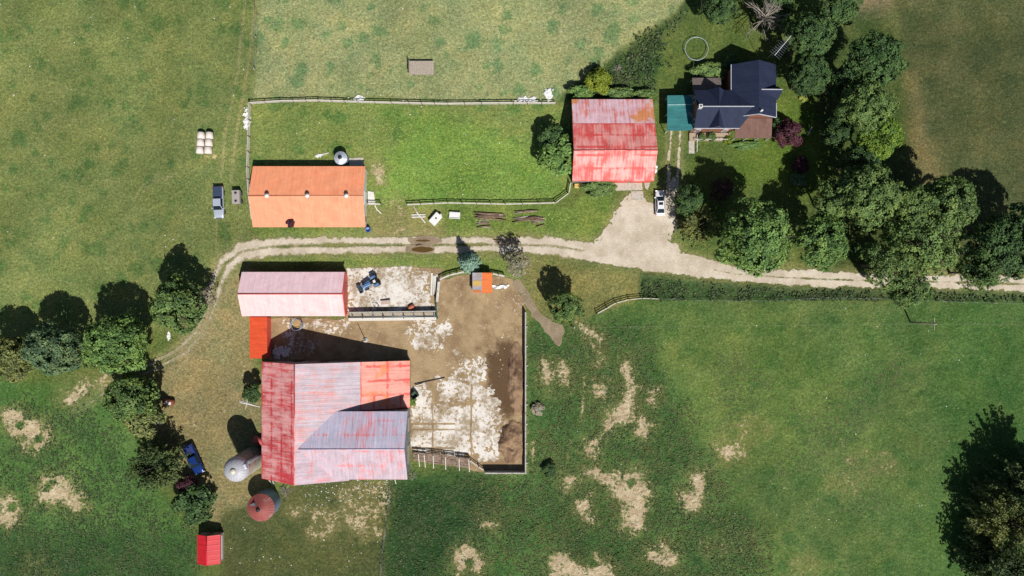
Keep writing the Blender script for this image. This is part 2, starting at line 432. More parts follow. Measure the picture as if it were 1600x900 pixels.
FTRACKS = [[(386, -60, 2.2), (383, 0, 2.2), (372, 110, 2.2), (352, 210, 2.4), (345, 285, 2.2)], [(402, -60, 2.2), (400, 0, 2.2), (387, 110, 2.2), (369, 210, 2.4), (361, 285, 2.2)],
           [(338, 345, 1.4), (340, 400, 1.4)], [(352, 345, 1.2), (353, 380, 1.2)],
           [(225, 300, 1.6), (240, 283, 1.6), (275, 274, 1.6)], [(212, 310, 1.4), (222, 290, 1.4), (250, 270, 1.4)]]
# broad kinds of grass cover: (outline, soft edge px, colour, roughness, tussocks)
COVER = [
    ([(-400, -300), (405, -300), (398, 160), (392, 360), (330, 420), (300, 500), (-400, 620)], 12, (112, 123, 72), .4, .8),
    ([(402, -300), (1090, -300), (1088, 6), (1000, 60), (905, 132), (870, 160), (394, 160), (400, 60)], 9, (143, 149, 104), .4, .9),
    ([(394, 163), (890, 163), (890, 300), (870, 320), (637, 322), (572, 318), (572, 258), (392, 262)], 6, (121, 135, 74), .5, .9),
    ([(590, 180), (680, 172), (870, 240), (880, 305), (800, 316), (600, 318), (576, 290), (640, 200)], 22, (114, 144, 68), .6, .3),
    ([(392, 355), (570, 356), (640, 322), (890, 324), (960, 290), (960, 330), (920, 372), (640, 368), (400, 374)], 8, (110, 130, 62), .5, .3),
    ([(570, 318), (690, 326), (690, 366), (580, 368)], 12, (132, 132, 84), .5, .3),
    ([(380, 398), (540, 398), (700, 398), (860, 400), (880, 420), (815, 440), (540, 418), (380, 410)], 6, (112, 128, 66), .5, .2),
    ([(820, 400), (930, 412), (1010, 428), (1005, 466), (930, 494), (890, 510), (840, 490), (816, 440)], 8, (124, 122, 74), .5, .3),
    ([(1000, 426), (1150, 444), (1800, 462), (1800, 472), (1000, 470)], 5, (64, 88, 50), .9, .1),
    ([(824, 500), (890, 508), (935, 490), (1000, 470), (1800, 474), (1800, 1300), (590, 1300), (598, 880), (612, 752), (740, 738), (824, 738)], 5, (87, 110, 60), .6, .6),
    ([(1000, 500), (1250, 490), (1330, 600), (1250, 720), (1100, 700), (1020, 600)], 45, (94, 115, 60), .5, .6),
    ([(1440, 474), (1900, 474), (1900, 1000), (1400, 1000), (1480, 700)], 50, (72, 102, 52), .6, .4),
    ([(824, 500), (900, 520), (1000, 500), (1060, 620), (1090, 720), (1180, 820), (1220, 1200), (590, 1300), (600, 880), (612, 752), (740, 738), (824, 738)], 30, (74, 104, 56), 1., .2),
    ([(612, 752), (760, 744), (790, 800), (720, 850), (600, 1000), (598, 880)], 28, (48, 76, 42), 1., .1),
    ([(1380, -300), (1800, -300), (1800, 420), (1500, 420), (1440, 300), (1405, 120)], 10, (80, 86, 54), .4, .3),
    ([(1398, 100), (1432, 110), (1452, 200), (1475, 300), (1425, 330), (1400, 220)], 18, (112, 104, 70), .4, .1),
    ([(1335, -20), (1400, -20), (1395, 50), (1345, 55)], 16, (124, 114, 86), .4, .1),
    ([(1088, 8), (1300, 0), (1310, 330), (1080, 395), (1052, 330), (1028, 290), (1026, 60)], 8, (84, 100, 50), .3, .15),
    ([(1150, 150), (1290, 150), (1290, 300), (1150, 290)], 25, (92, 112, 46), .3, .1),
    ([(905, 130), (1090, 6), (1075, 30), (1030, 60), (1028, 160), (890, 158), (872, 160)], 6, (66, 88, 48), .9, .2),
    ([(1240, 20), (1400, 20), (1440, 300), (1520, 420), (1250, 420), (1300, 240)], 20, (70, 84, 44), .6, .1),  # ground beneath the tree belt, its deep tree shade put into the colour
    ([(300, 500), (345, 440), (395, 410), (390, 560), (412, 620), (412, 760), (440, 770), (350, 830), (300, 790), (240, 700), (240, 585)], 14, (138, 128, 90), .5, .4),
    ([(-400, 590), (150, 595), (200, 650), (240, 740), (300, 840), (330, 1300), (-400, 1300)], 14, (80, 112, 58), .7, .3),
    ([(-400, 810), (120, 830), (300, 860), (330, 1300), (-400, 1300)], 40, (56, 84, 46), .7, .2),
    ([(345, 800), (440, 765), (540, 752), (612, 756), (598, 880), (590, 1300), (330, 1300)], 8, (84, 90, 54), .5, .4),
]

def ground_layers(P):
    X, Y = P
    wx = X + (vnoise(X, Y, 60, 51, 4) - .5) * 26; wy = Y + (vnoise(X, Y, 60, 52, 4) - .5) * 26
    Q = (wx, wy)
    col = np.zeros(X.shape + (3,)); col[:] = (100, 112, 60); rough = np.full(X.shape, .5); tus = np.full(X.shape, .4)
    for poly, soft, c, r, tu in COVER:
        k = sstep(-soft, soft, sd_poly(P if soft <= 5 else Q, poly))
        col = col * (1 - k[..., None]) + np.array(c) * k[..., None]
        rough = rough * (1 - k) + r * k; tus = tus * (1 - k) + tu * k
    bare = np.full(X.shape, -3.)
    for poly in BARE: bare = np.maximum(bare, np.clip((sd_poly(P, poly) + 2) / 12, -3.6, .05 if poly[0] == (537, 770) else -.55 if poly[0] in SPARSE else .85))
    for hx, hy, hr in ((32, 664, 6), (62, 686, 6), (75, 760, 7), (84, 753, 4), (20, 791, 7), (987, 753, 6), (735, 880, 8), (925, 880, 7), (960, 690, 5)):
        bare = np.minimum(bare, np.clip((np.hypot(X - hx, Y - hy) - hr) / 4, -2, 3))
    for L in TRACKS:
        d, w, _s = sd_line(P, L); bare = np.maximum(bare, (w - d) / 4)
    ft = np.zeros(X.shape)
    for L in FTRACKS:
        d, w, _s = sd_line(P, L); ft = np.maximum(ft, sstep(w * 1.8, 0, d))
    # worn margins along the gravel, the yard and the sheds
    rf = road_field(P); yf = yard_field(P); lf = lane_field(P)
    sheet = np.maximum(np.maximum(rf, yf), lf)
    worn = sstep(-16, -1, rf) * .6
    worn = np.maximum(worn, sstep(-8, 0, yf) * .5)
    worn = np.maximum(worn, ft * .95)
    tan = np.array((158, 146, 108.))
    col = col * (1 - worn[..., None] * .6) + tan * worn[..., None] * .6
    # broad colour drift
    n = vnoise(X, Y, 90, 61, 4)
    col = col * (0.9 + .2 * n)[..., None]
    n2 = (vnoise(X, Y, 34, 62, 5, .6) - .5)
    col = col + n2[..., None] * np.array((44, 30, 24.))
    return col, bare, rough, tus, sheet

def grid_mesh(name, xs, ys, z, mat, attrs):
    nx, ny = len(xs), len(ys)
    V = np.zeros((ny, nx, 3)); V[..., 0] = xs[None, :]; V[..., 1] = ys[:, None]; V[..., 2] = z
    i = np.arange(nx - 1)[None, :] + np.arange(ny - 1)[:, None] * nx
    F = np.stack([i, i + 1, i + nx + 1, i + nx], -1).reshape(-1, 4)
    return raw_mesh(name, V.reshape(-1, 3), F, mat, attrs, smooth=True)
def raw_mesh(name, V, F, mat, attrs=None, smooth=False):
    """F: (n,k) array of equal-sized faces"""
    me = bpy.data.meshes.new(name); V = np.asarray(V, np.float32); F = np.asarray(F, np.int32)
    me.vertices.add(len(V)); me.vertices.foreach_set('co', V.ravel())
    k = F.shape[1]
    me.loops.add(F.size); me.loops.foreach_set('vertex_index', F.ravel())
    me.polygons.add(len(F)); me.polygons.foreach_set('loop_start', np.arange(0, F.size, k, dtype=np.int32))
    me.polygons.foreach_set('use_smooth', np.full(len(F), smooth))
    for an, (ty, data) in (attrs or {}).items():
        a = me.attributes.new(an, ty, 'POINT')
        a.data.foreach_set('color' if ty == 'FLOAT_COLOR' else 'value', np.asarray(data, np.float32).ravel())
    me.materials.append(mat); me.update(calc_edges=True)
    return me

def ground_material():
    m, t, b = new_mat('meadow_ground')
    pos = geomco(t)
    base = t.nodes.new('ShaderNodeAttribute'); base.attribute_name = 'cover'
    mk = t.nodes.new('ShaderNodeAttribute'); mk.attribute_name = 'mask'
    sp = t.nodes.new('ShaderNodeSeparateColor'); t.links.new(mk.outputs['Color'], sp.inputs[0])
    bare, rough, tus = sp.outputs[0], sp.outputs[1], sp.outputs[2]
    c = base.outputs['Color']
    h1 = range_n(t, noise_n(t, pos, .13, 6, .68), .42, .62); h2 = range_n(t, noise_n(t, pos, .21, 6, .7), .46, .66)
    c = mix_n(t, math_n(t, 'MULTIPLY', h1, .8), c, mix_n(t, 1.0, c, (1.10, 1.03, .94), 'MULTIPLY'))
    c = mix_n(t, math_n(t, 'MULTIPLY', h2, .8), c, mix_n(t, 1.0, c, (.74, .87, .86), 'MULTIPLY'))
    # tussocks: darker, bluer bunches of grass a metre or two across
    vo = t.nodes.new('ShaderNodeTexVoronoi'); vo.inputs['Scale'].default_value = .27; t.links.new(pos, vo.inputs['Vector'])
    sc_ = t.nodes.new('ShaderNodeSeparateColor'); t.links.new(vo.outputs['Color'], sc_.inputs[0])
    vd = math_n(t, 'ADD', vo.outputs['Distance'], math_n(t, 'MULTIPLY', math_n(t, 'SUBTRACT', noise_n(t, pos, .7, 6, .72), .5), 1.15))
    vd = math_n(t, 'ADD', vd, math_n(t, 'MULTIPLY', sc_.outputs[0], .26))
    tf = range_n(t, vd, .50, .32)
    c = mix_n(t, math_n(t, 'MULTIPLY', tf, math_n(t, 'MULTIPLY', tus, .95)), c, mix_n(t, 1.0, c, (.52, .76, .68), 'MULTIPLY'))
    # dry stalks
    dn = range_n(t, noise_n(t, pos, 1.1, 5, .7), .55, .72)
    c = mix_n(t, math_n(t, 'MULTIPLY', dn, .24), c, T(168, 158, 112))
    # fine grass grain
    g1 = range_n(t, noise_n(t, pos, 4.0, 5, .8), .3, .7, .5, 1.5, False)
    g2 = range_n(t, noise_n(t, pos, 1.6, 4, .65), .3, .7, .8, 1.2, False)
    c = mix_n(t, 1.0, mix_n(t, 1.0, c, g1, 'MULTIPLY'), g2, 'MULTIPLY')
    g3 = range_n(t, noise_n(t, pos, 2.3, 4, .8), .34, .66, .66, 1.34, False)
    c = mix_n(t, 1.0, c, g3, 'MULTIPLY')
    # bare straw and soil
    bn = math_n(t, 'ADD', math_n(t, 'MULTIPLY', math_n(t, 'SUBTRACT', noise_n(t, pos, .4, 6, .7), .5), 5.5), math_n(t, 'MULTIPLY', math_n(t, 'SUBTRACT', noise_n(t, pos, 1.5, 6, .78), .5), 6.0))
    bf = range_n(t, math_n(t, 'ADD', bare, bn), .1, .75)
    yf = range_n(t, math_n(t, 'ADD', bare, math_n(t, 'MULTIPLY', bn, .8)), -1.6, .5)
    c = mix_n(t, math_n(t, 'MULTIPLY', yf, .5), c, mix_n(t, 1.0, T(140, 132, 84), g1, 'MULTIPLY'))
    soil = mix_n(t, range_n(t, noise_n(t, pos, .8, 5, .65), .35, .65), T(226, 208, 176), T(192, 170, 136))
    c = mix_n(t, math_n(t, 'MULTIPLY', bf, .93), c, mix_n(t, .5, soil, mix_n(t, 1.0, soil, g1, 'MULTIPLY')))
    t.links.new(c, b.inputs['Base Color']); b.inputs['Roughness'].default_value = .95
    b.inputs['Specular IOR Level'].default_value = .1
    hgt = math_n(t, 'MULTIPLY', math_n(t, 'ADD', noise_n(t, pos, 1.5, 5, .7), math_n(t, 'MULTIPLY', noise_n(t, pos, 5., 3), .5)), math_n(t, 'ADD', math_n(t, 'MULTIPLY', rough, 1.0), .25))
    bump_n(t, hgt, .9, .3, b)
    return m

xs = np.concatenate([[-3000, -1200, -500, -250, -160, -130], np.arange(-110, 110.01, .3), [130, 160, 250, 500, 1200, 3000]])
ys = np.concatenate([[-3000, -1200, -500, -250, -130, -90], np.arange(-64, 64.01, .3), [90, 130, 250, 500, 1200, 3000]])
PX = np.broadcast_to((800 + xs / S)[None, :], (len(ys), len(xs))).copy(); PY = np.broadcast_to((450 - ys / S)[:, None], (len(ys), len(xs))).copy()
g_col, g_bare, g_rough, g_tus, g_sheet = ground_layers((PX, PY))
FLAT_BOX = [(398, 258, 582, 362), (384, 420, 552, 500), (395, 490, 430, 566), (418, 555, 646, 742), (886, 155, 1022, 300), (1030, 110, 1204, 242), (376, 690, 420, 740), (395, 760, 442, 806)]
far = ~((np.abs(PX - 800) < 940) & (np.abs(PY - 450) < 560))
g_col[far] = np.array((104, 114, 66)); g_bare[far] = -3; g_rough[far] = .4
flat = sstep(-6, -1, g_sheet)
for x0, y0, x1, y1 in FLAT_BOX:
    flat = np.maximum(flat, ((PX > x0 - 3) & (PX < x1 + 3) & (PY > y0 - 3) & (PY < y1 + 3)) * 1.0)
inside = (np.abs(PX - 800) < 915) & (np.abs(PY - 450) < 530)
g_z = (g_rough * ((vnoise(PX, PY, 13, 71, 4, .6) - .5) * .42 + (vnoise(PX, PY, 5, 72, 2) - .5) * .22) + .05) * (1 - flat) * inside
colr = np.clip(g_col, 0, 255) / 255.0
colr = np.where(colr <= .04045, colr / 12.92, ((colr + .055) / 1.055) ** 2.4) / LIGHT * 1.16
ca = np.ones(colr.shape[:2] + (4,)); ca[..., :3] = colr
ma = np.ones_like(ca); ma[..., 0] = g_bare; ma[..., 1] = g_rough; ma[..., 2] = g_tus
gme = grid_mesh('ground', xs, ys, g_z, ground_material(), {'cover': ('FLOAT_COLOR', ca.reshape(-1, 4)), 'mask': ('FLOAT_COLOR', ma.reshape(-1, 4))})
tag(link('ground', gme), kind='structure')

def gz(px, py):
    """ground height at a ground-plan pixel"""
    x = (px - 800) * S; y = (450 - py) * S
    i = int(np.clip(np.searchsorted(xs, x), 1, len(xs) - 1)); j = int(np.clip(np.searchsorted(ys, y), 1, len(ys) - 1))
    return float(g_z[j - 1:j + 1, i - 1:i + 1].mean())

def field_sheet(name, field, box, step, z, mat, kind='structure', zfun=None, attrs=None):
    """flat sheet over the area where field > 0 (marching squares, so its outline is as ragged as the field)"""
    X = np.arange(box[0], box[2] + step, step, dtype=float); Y = np.arange(box[1], box[3] + step, step, dtype=float)
    PXg, PYg = np.meshgrid(X, Y); F = field((PXg, PYg)); nx, ny = len(X), len(Y)
    pos = F > 0
    cnt = pos[:-1, :-1].astype(int) + pos[1:, :-1] + pos[:-1, 1:] + pos[1:, 1:]
    verts = {}; V = []; faces = []
    def vid(key, x, y):
        if key not in verts: verts[key] = len(V); V.append((x, y))
        return verts[key]
    for j, i in np.argwhere(cnt > 0):
        cs = [(j, i), (j + 1, i), (j + 1, i + 1), (j, i + 1)]     # ccw in world (y flips)
        poly = []
        for k in range(4):
            a = cs[k]; b = cs[(k + 1) % 4]
            if pos[a]: poly.append(vid(a, X[a[1]], Y[a[0]]))
            if pos[a] != pos[b]:
                t_ = F[a] / (F[a] - F[b]); key = (min(a, b), max(a, b))
                poly.append(vid(key, X[a[1]] + (X[b[1]] - X[a[1]]) * t_, Y[a[0]] + (Y[b[0]] - Y[a[0]]) * t_))
        if len(poly) > 2: faces.append(poly)
    V = np.array(V)
    zz = np.full(len(V), z) if zfun is None else zfun(V[:, 0], V[:, 1])
    me = bpy.data.meshes.new(name)
    me.from_pydata([((x - 800) * S, (450 - y) * S, q) for (x, y), q in zip(V, zz)], [], faces)
    me.materials.append(mat)
    if attrs:
        for an, fn in attrs.items():
            a = me.attributes.new(an, 'FLOAT', 'POINT'); a.data.foreach_set('value', fn(V[:, 0], V[:, 1]).astype(np.float32))
    me.update()
    return tag(link(name, me), kind=kind)

def soil_mat(name, c1, c2, c3, grain=.3, weeds=.0, attr=False, c4=None, stain=None, flecks=None, edge=False):
    m, t, b = new_mat(name); pos = geomco(t)
    f = range_n(t, noise_n(t, pos, .25, 6, .62), .35, .65)
    c = mix_n(t, f, c1, c2)
    f2 = range_n(t, noise_n(t, pos, .9, 6, .7), .52, .7)
    c = mix_n(t, math_n(t, 'MULTIPLY', f2, .7), c, c3)
    if attr:
        at = t.nodes.new('ShaderNodeAttribute'); at.attribute_name = 'wet'
        k = range_n(t, math_n(t, 'ADD', at.outputs['Fac'], math_n(t, 'MULTIPLY', math_n(t, 'SUBTRACT', noise_n(t, pos, .5, 5, .65), .5), 1.0)), .3, .8)
        c = mix_n(t, math_n(t, 'MULTIPLY', k, .9), c, c4)
    if weeds:
        w = range_n(t, noise_n(t, pos, .7, 6, .7), .60, .68)
        c = mix_n(t, math_n(t, 'MULTIPLY', w, weeds), c, T(112, 126, 66))
    if edge:
        at = t.nodes.new('ShaderNodeAttribute'); at.attribute_name = 'edge'
        q = range_n(t, math_n(t, 'SUBTRACT', math_n(t, 'ADD', .50, math_n(t, 'MULTIPLY', math_n(t, 'SUBTRACT', noise_n(t, pos, 1.1, 7, .75), .5), 2.2)), at.outputs['Fac']), .0, .35)
        c = mix_n(t, math_n(t, 'MULTIPLY', q, .85), c, mix_n(t, range_n(t, noise_n(t, pos, 2.5, 4), .4, .6), T(118, 124, 74), T(158, 146, 112)))
        rut = range_n(t, noise_n(t, pos, .35, 5, .65), .45, .65)
        c = mix_n(t, math_n(t, 'MULTIPLY', rut, .3), c, T(176, 162, 138))
    if stain:
        q = range_n(t, math_n(t, 'ADD', noise_n(t, pos, 1.3, 7, .78), math_n(t, 'MULTIPLY', math_n(t, 'SUBTRACT', noise_n(t, pos, .25, 4), .5), .7)), .45, .60)
        c = mix_n(t, math_n(t, 'MULTIPLY', q, .85), c, stain)
    if flecks:
        q = range_n(t, math_n(t, 'ADD', noise_n(t, pos, 1.8, 6, .8), math_n(t, 'MULTIPLY', math_n(t, 'SUBTRACT', noise_n(t, pos, .12, 4), .5), .7)), .66, .70)
        c = mix_n(t, math_n(t, 'MULTIPLY', q, .8), c, flecks)
    g = range_n(t, noise_n(t, pos, 6., 5, .75), .3, .7, 1 - grain, 1 + grain, False)
    c = mix_n(t, 1.0, c, g, 'MULTIPLY')
    t.links.new(c, b.inputs['Base Color']); b.inputs['Roughness'].default_value = .95; b.inputs['Specular IOR Level'].default_value = .15
    bump_n(t, noise_n(t, pos, 3., 6, .7), .6, .12, b)
    return m

field_sheet('driveway', road_field, (110, 190, 1790, 650), 1.5, .052, soil_mat('pale_gravel', T(220, 208, 190), T(198, 184, 164), T(230, 222, 210), .20, weeds=.3, edge=True), attrs={'edge': lambda x, y: np.clip(road_field((x, y)) / 5.5, 0, 1) * (.5 + .5 * sstep(300, 430, x)) + .25 * sstep(880, 960, x)})
wet = lambda x, y: np.clip(np.maximum(sstep(60, 5, np.hypot((x - 797) * 1.0, (y - 600) * .6)), sstep(40, 8, np.hypot(x - 800, y - 690))) * 1.0 + sstep(70, 10, np.hypot((x - 770), (y - 545) * .7)) * .35 + sstep(40, 5, np.hypot(x - 715, y - 450)) * .35, 0, 1)
field_sheet('farmyard', yard_field, (410, 410, 830, 745), 2.0, .040, soil_mat('yard_soil', T(180, 156, 120), T(148, 124, 94), T(194, 172, 140), .22, weeds=.3, flecks=T(226, 214, 200), attr=True, c4=T(92, 70, 50)), attrs={'wet': wet})
field_sheet('cow_lane', lane_field, (790, 430, 890, 560), 2.0, .046, soil_mat('lane_dirt', T(160, 144, 120), T(140, 124, 102), T(178, 164, 140), .16, weeds=.2))
field_sheet('concrete_yard', conc_field, (425, 412, 800, 730), 1.0, .056, soil_mat('worn_concrete', T(238, 232, 224), T(214, 206, 196), T(246, 242, 238), .14, weeds=.75, stain=T(164, 144, 114)))

# puddles in the wheel ruts
def water_mat():
    m, t, b = new_mat('muddy_water'); b.inputs['Base Color'].default_value = rgba(T(96, 76, 36)); b.inputs['Roughness'].default_value = .06; return m
mud = soil_mat('damp_rut_mud', T(160, 142, 120), T(140, 122, 100), T(172, 156, 134), .12)
for k, (cx, cy, rx, ry, m_, z) in enumerate([(662, 376, 27, 7, mud, .060), (793, 377, 20, 6, mud, .060), (657, 389, 24, 7.5, mud, .060)]):
    field_sheet('damp_rut', lambda P, cx=cx, cy=cy, rx=rx, ry=ry, k=k: 1 - np.hypot((P[0] - cx) / rx, (P[1] - cy) / ry) + (vnoise(P[0], P[1], 9, 80 + k, 3) - .5) * .7, (cx - 45, cy - 16, cx + 45, cy + 16), 1.0, z, m_)
WM = water_mat()
for k, (cx, cy, rx, ry) in enumerate([(660, 390, 18, 4.2), (661, 376, 12, 1.6), (776, 374, 7, 1.5)]):
    field_sheet('puddle', lambda P, cx=cx, cy=cy, rx=rx, ry=ry, k=k: 1 - np.hypot((P[0] - cx) / rx, (P[1] - cy) / ry) + (vnoise(P[0], P[1], 7, 90 + k, 2) - .5) * .3, (cx - 30, cy - 10, cx + 30, cy + 10), .8, .066, WM)

# ------------------------------------------------------------------ buildings
def up(p, z): return Vector((p[0], p[1], z))
def wall_panel(name, parent, c, w, h, nrm, mat, th=.06, z0=None):
    """a door or window set proud of a wall: centre of its outer face, width, height, outward normal (x,y)"""
    mb = MB(); n = Vector((nrm[0], nrm[1], 0)).normalized()
    mb.box(Vector(c) + n * (th / 2), (w, th, h), rz=math.atan2(n.x, -n.y))
    return mb.build(name, mat, parent)
def framed_window(parent, c, w, h, nrm, glass=None, frame=None):
    wn = wall_panel('window', parent, c, w, h, nrm, glass or M['glass'], .05)
    mb = MB(); n = Vector((nrm[0], nrm[1], 0)).normalized(); s = Vector((-n.y, n.x, 0)); c = Vector(c) + n * .045
    rz = math.atan2(n.x, -n.y)
    for sg in (-1, 1):
        mb.box(c + s * sg * (w / 2), (.09, .09, h + .09), rz=rz); mb.box(c + Vector((0, 0, sg * h / 2)), (w - .1, .08, .09), rz=rz)
    mb.build('frame', frame or M['white_paint'], wn)
    return wn

def gable_house(name, label, cat, rect, axis, ea, eb, rh, rpos, roof_a, roof_b, wall, over=.3, th=.1, group=None, trim=None, cap=None, wall_in=.25):
    """rect = roof outline on the ground plan (px x0,y0,x1,y1). axis 'x': ridge runs left-right at px row rpos, eave heights ea (upper) / eb (lower);
    axis 'y': ridge runs up-down at px column rpos, ea (left) / eb (right)"""
    x0, y0, x1, y1 = rect; A = G(x0, y1); B = G(x1, y0)          # world min / max corners
    root = empty(name, ((A.x + B.x) / 2, (A.y + B.y) / 2, 0), 0, label, cat, group)
    o = root.location; X0, X1, Y0, Y1 = A.x - o.x, B.x - o.x, A.y - o.y, B.y - o.y
    if axis == 'x':
        r = G(0, rpos).y - o.y
        P = lambda u, v, z: Vector((u, v, z)); U0, U1, V0, V1 = X0, X1, Y0, Y1; eV0, eV1 = eb, ea
        mV0, mV1 = roof_b, roof_a
    else:
        r = G(rpos, 0).x - o.x
        P = lambda u, v, z: Vector((-v, u, z)); U0, U1, V0, V1 = Y0, Y1, -X1, -X0; eV0, eV1 = eb, ea
        mV0, mV1 = roof_b, roof_a; r = -r
    # roof: two sheets that meet at the ridge
    mb = MB()
    uvd = (P(U0, r, rh), P(1, 0, 0) - P(0, 0, 0), None)
    def sl(e, vE, mi):
        d = (P(0, vE, e) - P(0, r, rh)); L = d.length; vd = (-d).normalized()
        pts = [P(U0, vE, e), P(U1, vE, e), P(U1, r, rh), P(U0, r, rh)]
        if vE > r: pts = pts[::-1]
        mb.slab(pts, th, mi, (P(U0, vE, e), (P(1, 0, 0) - P(0, 0, 0)).normalized(), vd), side=2 if trim else None)
    sl(eV0, V0, 0); sl(eV1, V1, 1)
    mats = [mV0, mV1] + ([trim] if trim else [])
    roof = mb.build('roof', mats, root)
    if cap:
        cb = MB(); cb.tube([P(U0 - .02, r, rh + .01), P(U1 + .02, r, rh + .01)], .11, 6); cb.build('ridge_cap', cap, roof)
    # walls with gable ends
    wi = wall_in; u0, u1, v0, v1 = U0 + wi, U1 - wi, V0 + wi, V1 - wi
    def hz(v): return (eV0 + (rh - eV0) * (v - V0) / (r - V0)) if v < r else (eV1 + (rh - eV1) * (V1 - v) / (V1 - r))
    wb = MB(); q = th + .03
    for u, fl in ((u0, 1), (u1, 0)):
        f = [P(u, v0, 0), P(u, v1, 0), P(u, v1, hz(v1) - q), P(u, r, rh - q), P(u, v0, hz(v0) - q)]
        wb.face(f[::-1] if fl else f)
    for v, fl in ((v0, 0), (v1, 1)):
        f = [P(u0, v, 0), P(u1, v, 0), P(u1, v, hz(v) - q), P(u0, v, hz(v) - q)]
        wb.face(f[::-1] if fl else f)
    wb.build('wall', wall, root)
    root['_uv'] = [u0, u1, v0, v1, r]
    return root, roof, P, (u0, u1, v0, v1, r, hz)

# --- colours of the metal roofs
R_OR_SHADE = roof_mat('orange_metal_shade_lift', T(255, 162, 122, 1.35), T(252, 150, 110, 1.35), .4, .3, rib=.85, streak_amt=.4, rough=.5, wear=.35)  # north slope copy, colour brightened to offset its weaker sunlight
R_OR_SUN = roof_mat('orange_metal_sun_slope', T(254, 170, 132), T(252, 158, 120), .45, .3, rib=.85, streak_amt=.4, rough=.5, wear=.35)  # sunlit south slope copy of the same orange roof, not brightened
R_PINK_SHADE = roof_mat('pink_metal_shade_lift', T(254, 216, 222, 1.3), T(252, 206, 214, 1.3), .4, .3, rib=.9, streak_amt=.3, rough=.5, wear=.35)  # pink for the shaded north slope, shade compensated by a lighter base colour
R_PINK_SUN = roof_mat('pink_metal_sun_slope', T(252, 214, 214), T(250, 204, 206), .4, .3, rib=.9, streak_amt=.3, rough=.5, wear=.35)  # the same pink roof on its sunny south slope, without that lift
R_CONN = roof_mat('bright_orange_metal', T(240, 96, 56), T(226, 80, 46), .4, .3, rib=.5, streak_amt=.3, rough=.5)
R_RED = roof_mat('bright_red_metal', T(222, 44, 56), T(204, 34, 46), .4, .3, rib=.9, streak_amt=.2, rough=.45)
R_BW = roof_mat('worn_red_barn_sheets', T(250, 182, 180), T(224, 80, 86), .47, .3, seam=(0, 2.6), patch=.34, streak=1.6, streak_amt=1.5, line_amt=.42, rib=0, seed=3)
R_BE = roof_mat('faded_grey_barn_sheets', T(208, 194, 204), T(240, 160, 154), .38, .34, seam=(0, 3.2), patch=.22, streak=1.6, streak_amt=1.3, line_amt=.16, rib=.7, seed=9)
R_BL = roof_mat('lean_to_sheets', T(252, 176, 160), T(238, 108, 98), .30, .2, seam=(2.6, 2.4), patch=.25, streak=1.2, streak_amt=.9, line_amt=.55, seed=14, rust=T(250, 150, 100), rust_at=.55)
R_WN = roof_mat('galvanised_wing_sheets', T(206, 200, 222, 1.1), T(236, 150, 158), .28, .2, seam=(0, 2.5), patch=.25, streak=1.7, streak_amt=1.3, line_amt=.15, rib=.7, seed=21)
R_WS = roof_mat('pale_wing_sheets', T(210, 190, 202), T(238, 146, 146), .28, .26, seam=(0, 2.9), patch=.3, streak=1.8, streak_amt=1.3, line_amt=.25, rib=.7, seed=27)
R_RN = roof_mat('weathered_grey_red_sheets', T(238, 200, 210, 1.2), T(240, 140, 132, 1.15), .32, .26, seam=(2.6, 0), patch=.3, streak=2.0, streak_amt=1.3, line_amt=.5, rib=.8, rust=T(252, 160, 84), rust_at=.53, seed=33)
R_RM = roof_mat('pink_red_sheets', T(248, 172, 166, 1.1), T(234, 94, 90, 1.1), .46, .26, seam=(0, 2.5), patch=.34, streak=1.8, streak_amt=1.3, line_amt=.45, rib=.8, seed=41)
R_HOUSE = roof_mat('dark_blue_metal', T(44, 53, 80), T(37, 46, 72), .4, .3, rib=.45, streak_amt=.2, rough=.75)

# --- long orange-roofed shed
r, roof, P, (u0, u1, v0, v1, rr, hz) = gable_house('long_shed', 'long low livestock shed with plain orange metal roof and three ridge vents', 'shed', (402, 263, 575, 356.6), 'x', 2.2, 2.2, 4.3, 311, R_OR_SHADE, R_OR_SUN, M['siding'], cap=R_OR_SUN)
for px in (418, 481, 542):
    vb = MB(); c = P((px - 800) * S * .966 - r.location.x, rr, 4.25)
    vb.tube([c, c + Vector((0, 0, .55))], .3, 12); vb.lathe(c + Vector((0, 0, .55)), [(.42, 0), (.40, .08), (.12, .26), (.02, .28)], 12)
    vb.build('ridge_vent', M['white_paint'], roof)
for k in range(6): framed_window(r, P(u0 + 2 + k * 3.2, v0, 1.35), 1.1, .7, (0, -1))
wall_panel('door', r, P(u1, rr, 1.1), 2.4, 2.2, (1, 0), M['white_paint']); wall_panel('door', r, P(u1, rr - 4, 1.0), 1.0, 2.0, (1, 0), M['wood_grey'])

# --- pink-roofed implement shed
r, roof, P, (u0, u1, v0, v1, rr, hz) = gable_house('implement_shed', 'tall machine shed with pale pink metal roof beside the gravel bend', 'shed', (387, 425.5, 545, 493), 'x', 2.8, 2.8, 4.8, 459, R_PINK_SHADE, R_PINK_SUN, M['red_metal'], cap=M['red_metal'])
wall_panel('sliding_door', r, P(u1, rr, 1.55), 4.2, 3.1, (1, 0), plain('shed_door_red', T(210, 86, 76), .55))
tb = MB()
for s_ in (1, -1):
    vE = (P(0, 0, 0).y + (v1 if s_ > 0 else v0)) + s_ * .25
    tb.beam(P(u1 + .27, vE, 2.77), P(u1 + .27, rr, 4.77), .12, .26)
tb.build('gable_trim', M['red_metal'], roof)

